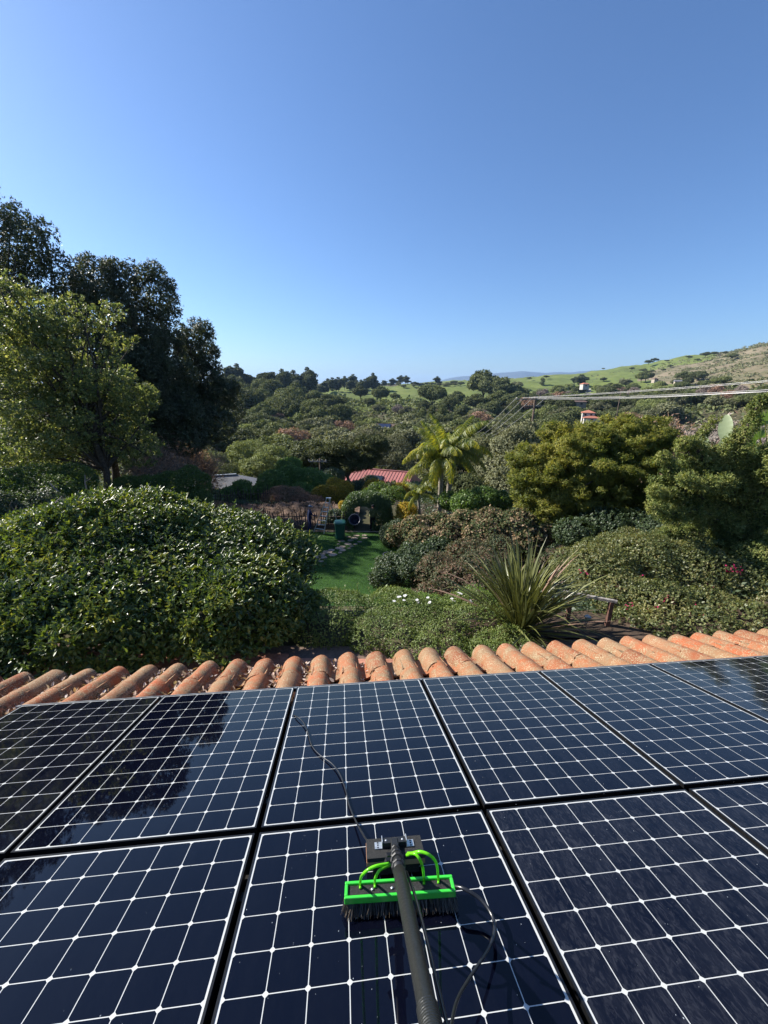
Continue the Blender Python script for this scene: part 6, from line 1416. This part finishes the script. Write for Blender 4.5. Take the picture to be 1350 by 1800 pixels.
c = at(1152, 664, 560); house_box('far_house', (c[0], c[1], c[2] - 4), .3, 6.5, 4.5, 2.4, 1.6, M['tanwall'], M['brownroof'], 'pale house on the upper slope left of the dry hillside', windows=((-1, -2.4, 1.6, 1.6, 1.2), (-1, 2, 1.6, 1.6, 1.2)))
c = at(1192, 668, 520); house_box('far_house', (c[0], c[1], c[2] - 4), -.3, 7, 4.5, 2.4, 1.8, M['tanwall'], M['greyroof'], 'pale gabled house among oaks below the dry hillside', hip=False, windows=((-1, -2.4, 1.6, 1.6, 1.2), (-1, 2, 1.6, 1.6, 1.2)))
c = at(1028, 675, 430); house_box('far_house', (c[0], c[1], c[2] - 3), .2, 7, 5, 3, 1.3, M['stucco'], M['terra'], 'pale house at the top of the hillside road', windows=((-1, 0, 1.5, 1.6, 1.2),))
c = at(1012, 706, 330); house_box('far_house', (c[0], c[1], c[2] - 3), .1, 14, 7, 3, .9, M['tanwall'], M['brownroof'], 'long low tan building behind the wires on the right slope', hip=False, windows=((-1, -3, 1.5, 2.0, 1.2), (-1, 3, 1.5, 2.0, 1.2)))
# hillside road
rp_ = []
for px, py in ((1022, 677), (1028, 684), (1036, 692), (1043, 700), (1048, 707)):
    g = ground_hit(px, py)
    if g is not None: rp_.append(g)
if len(rp_) > 2:
    cv = curve(rp_, 40); V = []
    for i, p in enumerate(cv):
        t = cv[min(i + 1, len(cv) - 1)] - cv[max(i - 1, 0)]; s = np.array([t[1], -t[0], 0]); s = s / (np.linalg.norm(s) + 1e-9) * 4.0
        for q in (p - s, p + s): V.append((q[0], q[1], hz(q[0], q[1]) + .6))
    F = [(2 * i, 2 * i + 1, 2 * i + 3, 2 * i + 2) for i in range(len(cv) - 1)]; tag(build('road', V, F, M['concrete']), kind='structure')

def utility(px, pytop, pybot, Y, label, arm=3.2, rad=.14, second=True, rot=0):
    tp = at(px, pytop, Y); x, y = tp[0], tp[1]; z0 = hz(x, y); r = empty('utility_pole', (x, y, z0), rot); tag(r, label, 'utility pole'); h_ = tp[2] - z0
    mb = MB(); mb.tube([(0, 0, -.5), (0, 0, h_ * .5), (0, 0, h_)], [rad * 1.2, rad, rad * .8], 10); mb.build('post', M['polewood'], r, True)
    mb = MB(); mb.bar((-arm * .62, -.12, h_ - .35), (arm * .38, -.12, h_ - .35), .10, .12); mb.build('crossarm', M['railwood'], r)
    if second: mb = MB(); mb.bar((-arm * .3, .1, h_ - 1.25), (arm * .4, .1, h_ - 1.25), .10, .10); mb.build('crossarm', M['railwood'], r)
    for t in (-.6, -.38, -.12, .14, .35):
        mb = MB(); mb.lathe((arm * t, -.12, h_ - .29), [(.03, 0), (.055, .05), (.035, .1), (.05, .15), (.01, .2)], 8); mb.build('insulator', M['stucco'], r, True)
    return np.array([x, y, z0 + h_])
T1 = utility(941, 697, 752, 58, 'tall wooden utility pole with a wide crossarm carrying the white wires', arm=4.2, rad=.17)
T2 = utility(562, 806, 850, 50, 'short utility pole in front of the dark cypress in the middle of the valley', arm=2.2, rad=.12, second=False)
T3 = utility(1092, 684, 720, 200, 'distant utility pole on the right slope below the hill', arm=3, rad=.2, second=False)
def wire(a, b, sag, rad, label, name='power_line'):
    a = np.array(a, float); b = np.array(b, float); t = np.linspace(0, 1, 40)[:, None]; P = a * (1 - t) + b * t; P[:, 2] -= sag * 4 * t[:, 0] * (1 - t[:, 0])
    mb = MB(); mb.tube(P, rad, 5); tag(mb.build(name, M['wire'], None, True), label, 'power line', 'overhead power lines')
for k, (off, p2, Y2, rd) in enumerate([((-.9, -.1), (1420, 663), 30, .016), ((-.3, -.1), (1420, 665), 30.5, .016), ((.6, -.15), (1420, 681), 29.5, .018), ((1.4, -.2), (1420, 683), 30, .018), ((-1.6, -.15), (1420, 684.5), 29, .022), ((.2, -.3), (1420, 682), 29.6, .016)]):
    wire(T1 + [off[0], -.1, off[1]], at(*p2, Y2), .12 + .04 * k, rd * 1.15, 'pale overhead wire running from the pole to the right edge, %s strand' % ['highest', 'second highest', 'third', 'fourth', 'thick lowest', 'fifth'][k])
for k, (ox, p2) in enumerate([(-2.5, (832, 765)), (-1.5, (842, 768)), (-.3, (850, 769)), (1.5, (862, 768))]):
    e = at(*p2, 128); wire(T1 + [ox, 0, -.15], e, .5, .034, 'thin overhead wire dropping left from the crossarm into the valley, %s' % ['leftmost', 'second from left', 'third from left', 'rightmost'][k])
for k, dz in enumerate((-.15, -.35)):
    wire(T2 + [0, 0, dz], at(690 + 30 * k, 812 + 4 * k, 85), .4, .018, 'faint wire from the short valley pole towards the palms, %s' % ['upper', 'lower'][k])

# ================================================================== AIR
HAZE = True
if HAZE:
    m = bpy.data.materials.new('thin air haze'); m.use_nodes = True; t = m.node_tree; t.nodes.clear(); o_ = t.nodes.new('ShaderNodeOutputMaterial'); v = t.nodes.new('ShaderNodeVolumePrincipled')
    v.inputs['Color'].default_value = (.42, .64, 1.0, 1); v.inputs['Density'].default_value = 4.5e-5; v.inputs['Anisotropy'].default_value = .2
    t.links.new(v.outputs[0], o_.inputs['Volume'])
    mb = MB(); top = 560; bot = -1100; mb.box((0, 0, (top + bot) / 2), (46000, 46000, top - bot)); tag(mb.build('haze', m), 'thin blue air', 'haze', kind='stuff')
